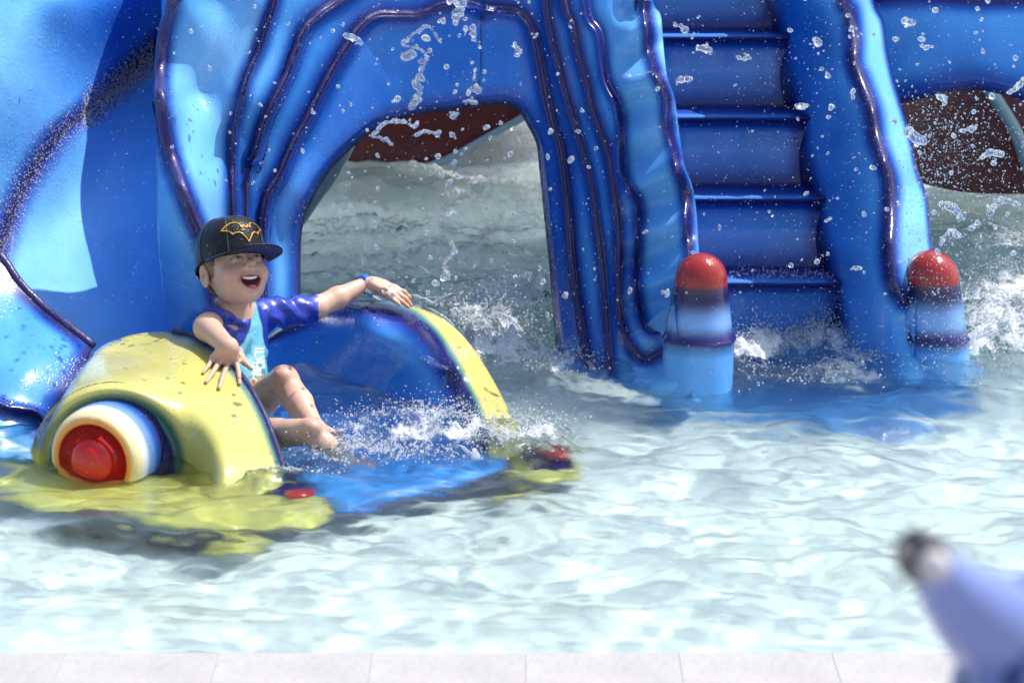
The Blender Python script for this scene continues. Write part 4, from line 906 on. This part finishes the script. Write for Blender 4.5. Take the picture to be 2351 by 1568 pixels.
# printed lettering blocks and the red figure at the hem (flat print)
def rr(x0, y0, x1, y1, wd=2.4):
    q = [(x0, y0), (x1, y0), (x1, y1), (x0, y1), (x0, y0)]; return dist(px_, py_, np.array(q, float))[0] < wd
def st(*q, wd=2.2): return dist(px_, py_, np.array(q, float))[0] < wd
wht = st((588, 806), (590, 800), (604, 800)) | st((585, 822), (588, 808), (604, 808)) | st((586, 824), (596, 826), (604, 818)) | st((583, 832), (598, 832), (604, 828)) | st((582, 840), (584, 850), (598, 852)) | st((590, 838), (590, 846), (604, 844), (604, 836)) | st((580, 858), (602, 860), wd=3)
c[wht & front] = (.72, .76, .78)
nz = vnoise2(px_/5, py_/5, 12); pr = (py_ > 864) & (py_ < 905) & (px_ > 572) & front
pal = np.array([[.55, .03, .02], [.75, .25, .05], [.05, .25, .10], [.75, .70, .6], [.25, .45, .7]]); c[pr] = pal[np.clip((nz[pr]*5).astype(int), 0, 4)]
M_shirt = paint_mat('wet_lycra', rough=.38, coat=.35, bump=.25, bead=.15, scale=3, mottle=.1, coatr=.18)
shirt = mesh_obj('swim_shirt', sv, sf, M_shirt, boy, c); shirt['label'] = 'royal blue swim shirt with light blue front panel'; wet(shirt)
# wristband
wd_ = (eL-wLt)/np.linalg.norm(eL-wLt); wc = P(838, 652, 9.845)
M_band = paint_mat('blue_wristband', col=(.015, .14, .62), rough=.3, coat=.6, bead=0)
bandp = [(.0225, -.0100), (.0250, -.0100), (.0250, .0100), (.0225, .0100)]
wb = lathe('wristband', bandp, M_band, boy, wc, wd_, None, 40); wb['label'] = 'blue wristband'
M_white = paint_mat('white_clasp', col=(.75, .75, .75), rough=.4, coat=.2, bead=0)
cc_ = P(847, 668, 9.81); v, f = boxv((-.009, -.002, -.005), (.009, .002, .005)); mesh_obj('clasp', np.array(v)@rot('y', .25).T+cc_, f, M_white, wb, smooth=False)
cc_ = P(849, 677, 9.81); v, f = boxv((-.007, -.0015, -.007), (.007, .0015, .006)); mesh_obj('band_tail', np.array(v)@rot('y', .2).T+cc_, f, M_band, wb, smooth=False)

# ------------------------------------------------------------------ foreground spray figure, close to the lens
noz = thing('spray_figure', 'blurred lilac blue play fountain figure close to the lens, with a grey snout tip', 'fountain figure', tuple(P(2340, 1568, 2.8)))
M_noz = paint_mat('lilac_paint', rough=.3, coat=.4, bump=.1, bead=.1)
Yn = 2.8; cxn, cyn = [float(q) for q in P(2352, 1500, Yn)[:2]]; ztop = float(P(2340, 1318, Yn)[2]); u = Yn/FPX*S
hs = np.concatenate([np.linspace(-.0+.03, ztop-.16, 20), ztop-.16+.16*np.sin(np.linspace(0, PI/2, 30))]); seg = 120; a = np.linspace(0, 2*PI, seg, endpoint=False)
Rr = np.where(hs < ztop-.16, 185*u, 185*u*np.sqrt(np.clip(1-((hs-(ztop-.16))/.16)**2.2, 1e-4, 1))); fl_ = 1+.045*np.cos(a*7+4.0)[None]*sstep(ztop-.004, ztop-.04, hs)[:, None]
v = np.stack([cxn+Rr[:, None]*np.cos(a)*fl_, cyn+Rr[:, None]*np.sin(a)*fl_, np.repeat(hs[:, None], seg, 1)], -1)
gr_ = (.5-.5*np.cos(a*7+4.0)); cfl = sstep(.5, .85, gr_)[None]*sstep(ztop-.006, ztop-.035, hs)[:, None]
cn = mixc(np.array([.14, .20, .50]), np.array([.012, .03, .20]), cfl)
mesh_obj('body', v.reshape(-1, 3), grid_faces(len(hs), seg, True), M_noz, noz, cn.reshape(-1, 3))
pa = P(np.array([2118, 2140, 2175, 2230, 2300]), np.array([1277, 1303, 1345, 1400, 1450]), np.array([2.7, 2.71, 2.73, 2.76, 2.8]))
tube('neck', sm(pa, 6), np.interp(np.arange(25), [0, 8, 14, 24], [.018, .019, .026, .043]), M_noz, noz, (.15, .21, .50), 24)
pa = P(np.array([2092, 2100, 2115, 2126]), np.array([1249, 1258, 1274, 1288]), np.array([2.68, 2.685, 2.695, 2.7]))
tube('snout_tip', pa, [.010, .0165, .0195, .0195], paint_mat('grey_rubber', col=(.07, .07, .085), rough=.6, coat=.1, bead=0), noz, None, 24)
pc = P(2146, 1300, 2.64); lathe('knob', [(.011, -.012), (.011, .002), (.007, .006), (.001, .007)], paint_mat('pale_knob', col=(.5, .48, .5), rough=.4, coat=.2, bead=0), noz, pc, (0, -1, .3), None, 20)

# ------------------------------------------------------------------ splashing water
def mat_drop(name, milk):
    m, nt, b = new_mat(name); L = nt.links
    b.inputs['Base Color'].default_value = (.97, .99, 1, 1); b.inputs['Roughness'].default_value = .02; b.inputs['IOR'].default_value = 1.33; b.inputs['Transmission Weight'].default_value = 1
    df = N(nt, 'ShaderNodeBsdfDiffuse'); df.inputs['Color'].default_value = (.92, .95, .97, 1); tl = N(nt, 'ShaderNodeBsdfTranslucent'); tl.inputs['Color'].default_value = (.95, .98, 1, 1)
    m1 = N(nt, 'ShaderNodeMixShader'); m1.inputs[0].default_value = .55; L.new(df.outputs[0], m1.inputs[1]); L.new(tl.outputs[0], m1.inputs[2])
    m2 = N(nt, 'ShaderNodeMixShader'); m2.inputs[0].default_value = milk; L.new(b.outputs[0], m2.inputs[1]); L.new(m1.outputs[0], m2.inputs[2]); L.new(m2.outputs[0], nt.nodes['Material Output'].inputs['Surface'])
    return m
M_drop = mat_drop('water_droplet', .16); M_clot = mat_drop('clear_water_clot', .14); M_froth = mat_drop('aerated_water', .5)
import bmesh
def ico(sub):
    bm = bmesh.new(); bmesh.ops.create_icosphere(bm, subdivisions=sub, radius=1); bm.verts.ensure_lookup_table()
    v = np.array([q.co[:] for q in bm.verts]); f = np.array([[q.index for q in p.verts] for p in bm.faces]); bm.free(); return v, f
def blobs(name, cen, rad, sub, mat, warp=0.0, stretch=None, label=None, parent=None):
    bvv, bff = ico(sub); n = len(cen); r = np.asarray(rad)[:, None, None]; v = np.broadcast_to(bvv, (n,)+bvv.shape).copy()
    if warp:
        for k in range(3):
            d = RNG.normal(size=(n, 1, 3)); ph = RNG.random((n, 1))*6.28; v = v*(1+warp*np.sin((bvv[None]*d*1.6).sum(-1)+ph))[..., None]
    if stretch is not None:
        ax = RNG.normal(size=(n, 3)); ax /= np.linalg.norm(ax, axis=1)[:, None]; s_ = (1+stretch*RNG.random(n)**2)
        dd = (v*ax[:, None]).sum(-1); v = v+ax[:, None]*(dd*(s_[:, None]-1))[..., None]
    v = v*r+np.asarray(cen)[:, None]; f = bff[None]+(np.arange(n)*len(bvv))[:, None, None]
    o = mesh_obj(name, v.reshape(-1, 3), f.reshape(-1, 3), mat, parent); 
    tag(o, label, kind='stuff'); o['category'] = 'splash' if parent is None else None
    return o
def U(a, b, n): return RNG.uniform(a, b, n)
def ppx(Y): return Y/FPX*S
px_l, py_l, Y_l, r_l = [], [], [], []
def scatter(n, x0, x1, y0, y1, r0, r1, Ya, Yb, pw=2.5, dens=None):
    x, y = U(x0, x1, n), U(y0, y1, n)
    if dens is not None: k = RNG.random(n) < dens(x, y); x, y = x[k], y[k]
    n = len(x); px_l.append(x); py_l.append(y); Y_l.append(U(Ya, Yb, n)); r_l.append(r0+(r1-r0)*RNG.random(n)**pw)
def flush(name, sub, mat, warp, stretch, label):
    global px_l, py_l, Y_l, r_l
    x, y, Y, r = map(np.concatenate, (px_l, py_l, Y_l, r_l)); c = P(x, y, Y); k = c[:, 2] > .004; px_l, py_l, Y_l, r_l = [], [], [], []
    return blobs(name, c[k], (r*ppx(Y))[k], sub, mat, warp, stretch, label)
g2 = lambda x, y, a, b, sx, sy: np.exp(-((x-a)/sx)**2-((y-b)/sy)**2)
# fine spray hanging in the air
scatter(20000, 620, 2420, -60, 860, .32, 1.5, 8.9, 9.7, 2.6, lambda x, y: .16+.35*g2(x, y, 1900, 300, 350, 350)+.5*g2(x, y, 1180, 650, 200, 160)+.55*g2(x, y, 2260, 560, 150, 220)+.3*g2(x, y, 1050, 450, 260, 200))
scatter(900, 0, 700, -60, 700, .45, 1.4, 8.9, 9.5, 2.2)
scatter(13000, 2060, 2420, 210, 900, .35, 2.3, 9.2, 10.4, 3.0, lambda x, y: np.clip(g2(x, y, 2170, 350, 75, 90)+g2(x, y, 2260, 740, 120, 130)+.25, 0, 1))
flush('fine_spray', 1, M_drop, 0, .6, 'fine white water spray hanging in the air around the arch and stairs')
# medium and large drops
scatter(210, 840, 2380, -30, 700, 1.4, 6.2, 8.9, 9.6, 2.3)
scatter(80, 860, 1300, 0, 680, 2.2, 8, 9.0, 9.7, 1.8); scatter(70, 380, 860, -20, 420, 1.6, 5, 9.0, 9.5, 2); scatter(320, 60, 900, -480, -40, 1.6, 5.5, 9.5, 10.2, 1.6)
scatter(80, 1850, 2400, 0, 620, 2.0, 7.5, 9.0, 9.8, 1.9)
flush('falling_drops', 2, M_drop, .16, .9, 'scattered large water drops falling in front of the slide')
# ropes and clots of water thrown up in front of the arch: a chain of merging lumps per rope
ropes = [([(1040, -10), (1062, 10), (1050, 28), (1046, 52)], 11), ([(925, 98), (962, 70), (985, 62), (1012, 98)], 4.5), ([(940, 90), (925, 105), (962, 112), (980, 132), (975, 140)], 5), ([(975, 145), (966, 165), (955, 190), (965, 210), (952, 235), (944, 248)], 8.5), ([(930, 132), (945, 124), (938, 130)], 10),
         ([(858, 308), (880, 285), (915, 278), (950, 290), (958, 283)], 6), ([(850, 312), (880, 318), (900, 332)], 5), ([(955, 312), (975, 300), (1002, 308), (1010, 302)], 5.5), ([(794, 82), (815, 88), (828, 100)], 7), ([(1078, 208), (1092, 202), (1098, 210)], 8), ([(1073, 232), (1095, 236)], 6),
         ([(1085, 62), (1088, 78), (1086, 92)], 7), ([(1030, 630), (1020, 605), (1040, 580), (1036, 560)], 7), ([(1018, 640), (1026, 632)], 9), ([(1012, 500), (1030, 492), (1042, 488)], 5), ([(1600, 110), (1620, 112), (1632, 118)], 9), ([(1545, 55), (1572, 66), (1572, 76)], 7), ([(1700, 135), (1722, 132)], 8), ([(1560, 185), (1585, 182)], 9),
         ([(1830, 245), (1855, 243)], 8), ([(1870, 90), (1882, 100)], 8), ([(2080, 50), (2095, 54)], 9), ([(2320, 212), (2340, 196), (2352, 180)], 8), ([(2080, 300), (2100, 315), (2120, 325)], 13), ([(2252, 362), (2275, 350), (2300, 355)], 8), ([(2165, 470), (2190, 480), (2210, 500)], 10), ([(2160, 560), (2180, 530), (2200, 540)], 9), ([(2270, 490), (2300, 460), (2340, 470)], 9), ([(2210, 300), (2240, 296)], 8), ([(1035, 268), (1050, 262)], 7), ([(1180, 100), (1190, 120)], 6), ([(1088, 182), (1091, 160)], 4)]
va, fa, off = [], [], 0
for k, (pts, r) in enumerate(ropes):
    c = sm(pts, 7); Yr = 9.35+.3*RNG.random(); wob = RNG.normal(size=(len(c), 2))*r*.18; u_ = ppx(Yr)
    rr_ = r*(.35+.75*np.array([vnoise2(np.array(i*.45), np.array(k*3.7), 8) for i in range(len(c))]))*u_
    p = P(c[:, 0]+wob[:, 0], c[:, 1]+wob[:, 1], Yr+RNG.normal(size=len(c))*.006)
    ex = RNG.integers(0, len(c), max(3, len(c)//3)); p = np.vstack([p, p[ex]+RNG.normal(size=(len(ex), 3))*r*u_*1.1]); rr_ = np.r_[rr_, r*u_*(.2+.35*RNG.random(len(ex)))]
    FRp = Field(p.min(0)-.016, p.max(0)+.016, .0014)
    for q, q2 in zip(p, rr_): FRp.ell(q, q2*(.75+.6*RNG.random(3)), np.eye(3), .0035)
    v_, f_ = FRp.mesh(); v_ = FRp.relax(v_, f_, 1, .5); va.append(v_); fa.append(f_+off); off += len(v_)
tag(mesh_obj('water_ropes', np.concatenate(va), np.concatenate(fa), M_clot), 'twisted clots and ropes of splashing water in front of the arch', 'splash', kind='stuff')
# froth and thrown droplets over the churned water
cs, rs, c2_, r2_ = [], [], [], []
SPL = [(930, 1000, 200, 42, 1500, .05), (1080, 1010, 130, 45, 1500, .06), (775, 1048, 90, 26, 700, .045), (860, 1055, 140, 22, 700, .03), (1220, 1000, 80, 34, 500, .05), (650, 1095, 90, 12, 300, .015), (1120, 790, 140, 50, 1900, .11), (1060, 720, 110, 36, 1000, .14), (1190, 700, 90, 40, 1200, .14), (1290, 840, 90, 28, 500, .05),
       (1740, 805, 90, 16, 1100, .07), (1880, 800, 90, 16, 1300, .09), (1990, 836, 70, 16, 500, .05), (2290, 750, 120, 70, 2600, .13), (1850, 858, 200, 40, 500, .02), (1800, 628, 120, 5, 350, .03)]
for cx_, cy_, rx, ry, n, hgt in SPL:
    n = int(n*2.2)
    x = RNG.normal(size=n)*rx*.62+cx_; y = RNG.normal(size=n)*ry*.55+cy_
    if cy_ == 628: y = U(622, 644, n); zb_ = zrow(646, 10.35); Yd_ = ((HCAM-zb_/S)/np.tan(PITCH+np.arctan((y-CY)/FPX))); x = U(1675, 1915, n)
    else: zb_ = 0; Yd_ = HCAM/np.tan(PITCH+np.arctan((y-CY)/FPX))
    c = P(x, y, Yd_); hh = RNG.exponential(hgt*.45, n); base = np.array([max(water_z(a_, b_), 0) for a_, b_ in c[:, :2]]) if cy_ != 628 else zb_
    c[:, 2] = base+hh*RNG.random(n); r = (.5+3.2*RNG.random(n)**4)*ppx(9.5)*(1-.4*np.clip(hh/hgt, 0, 1)); cs.append(c); rs.append(r)
blobs('froth', np.concatenate(cs), np.concatenate(rs), 1, M_froth, 0, .8, 'white froth and thrown droplets above the churned water')
# thin fingers of water leaping from the splashes
vs_, fs_ = [], []; off = 0
for cx_, cy_, rx, ry, n, hgt in SPL:
    if cy_ == 628: continue
    for k in range(int(n/60)):
        x = RNG.normal()*rx*.6+cx_; y = RNG.normal()*ry*.5+cy_; p0 = P(x, y, HCAM/math.tan(PITCH+math.atan((y-CY)/FPX)))
        d = np.array([RNG.normal()*.6, RNG.normal()*.5, 1.0]); ln = hgt*(.3+.8*RNG.random()); m = 7; t = np.linspace(0, 1, m); pts = p0+np.outer(t*ln, d)+np.outer(-t*t*ln*.5, [0, 0, 1])+RNG.normal(size=(m, 3))*.0012
        rr_ = (.0042*(1-t)**1.3+.0012)*(.7+.6*RNG.random()); rr_[-2] *= 1.6; a = np.linspace(0, 2*PI, 7, endpoint=False)
        v = pts[:, None]+rr_[:, None, None]*np.stack([np.cos(a)*2.0, .8*np.sin(a), .3*np.sin(a)], -1)[None]; vs_.append(v.reshape(-1, 3)); fs_.append(grid_faces(m, 7, True)+off); off += m*7
tag(mesh_obj('splash_fingers', np.concatenate(vs_), np.concatenate(fs_), M_froth), 'thin leaping fingers of splash water at the foot of the slide', 'splash', kind='stuff')
# water running down the channel crease and the ridges
n = 5200; t = RNG.random(n); k = (t*(len(crease)-1)).astype(int); x = crease[k, 0]+RNG.normal(size=n)*22-6; y = crease[k, 1]+RNG.normal(size=n)*20+8
x2 = U(60, 370, 1500); y2 = U(120, 620, 1500); kk = RNG.random(1500) < np.exp(-((y2-(430-x2*.85))/90)**2); x = np.r_[x, x2[kk]]; y = np.r_[y, y2[kk]]
r = (.45+1.5*RNG.random(len(x))**3)*ppx(10); keep = (x < 352)
nb_ = 2600; xb = U(190, 352, nb_); yb = 250-(xb-200)*.72+RNG.normal(size=nb_)*24; x = np.r_[x[keep], xb]; y = np.r_[y[keep], yb]; r = np.r_[r[keep], (.6+2.0*RNG.random(nb_)**2)*ppx(10.6)]; keep = x > -500
blobs('channel_froth', P(x, y, F_depth(x, y)-.003)[keep], r[keep], 1, M_froth, 0, 1.2, 'sparkling water beads rushing down the slide channel')
cs, rs = [], []
for cv, depthf, sd in ((v1, M_depth, 7), (v2, M_depth, 9), (v3, M_depth, 9), (v4, M_depth, 6), (v5, M_depth, 7), (rim_c, M_depth, 10), (crest, N_depth, 9), (R_line, lambda x, y: D_Rw(x, y)-.012, 30)):
    n = 170; k = RNG.integers(0, len(cv), n); x = cv[k, 0]+RNG.normal(size=n)*sd*.6; y = cv[k, 1]+RNG.normal(size=n)*8; cs.append(P(x, y, depthf(x, y)-.008)); rs.append((.5+1.2*RNG.random(n)**3)*ppx(10))
x = U(400, 1000, 900); y = U(0, 700, 900); cs.append(P(x, y, M_depth(x, y)-.002)); rs.append((.5+1.0*RNG.random(900)**3)*ppx(10)); 
x = U(150, 640, 420); y = U(775, 1080, 420); kk = inside(x, y, np.vstack([W_top])); cs.append(P(x, y, W_depth(x, y)-.002)[kk]); rs.append(((.5+1.6*RNG.random(420)**3)*ppx(9))[kk])
cc_ = np.concatenate(cs); rr_ = np.concatenate(rs); qx, qy = iP(cc_); kk = ~inside(qx, qy, arch_o)
blobs('clinging_drops', cc_[kk], rr_[kk], 1, M_drop, 0, .5, 'small water beads clinging to the ridges and yellow wall')
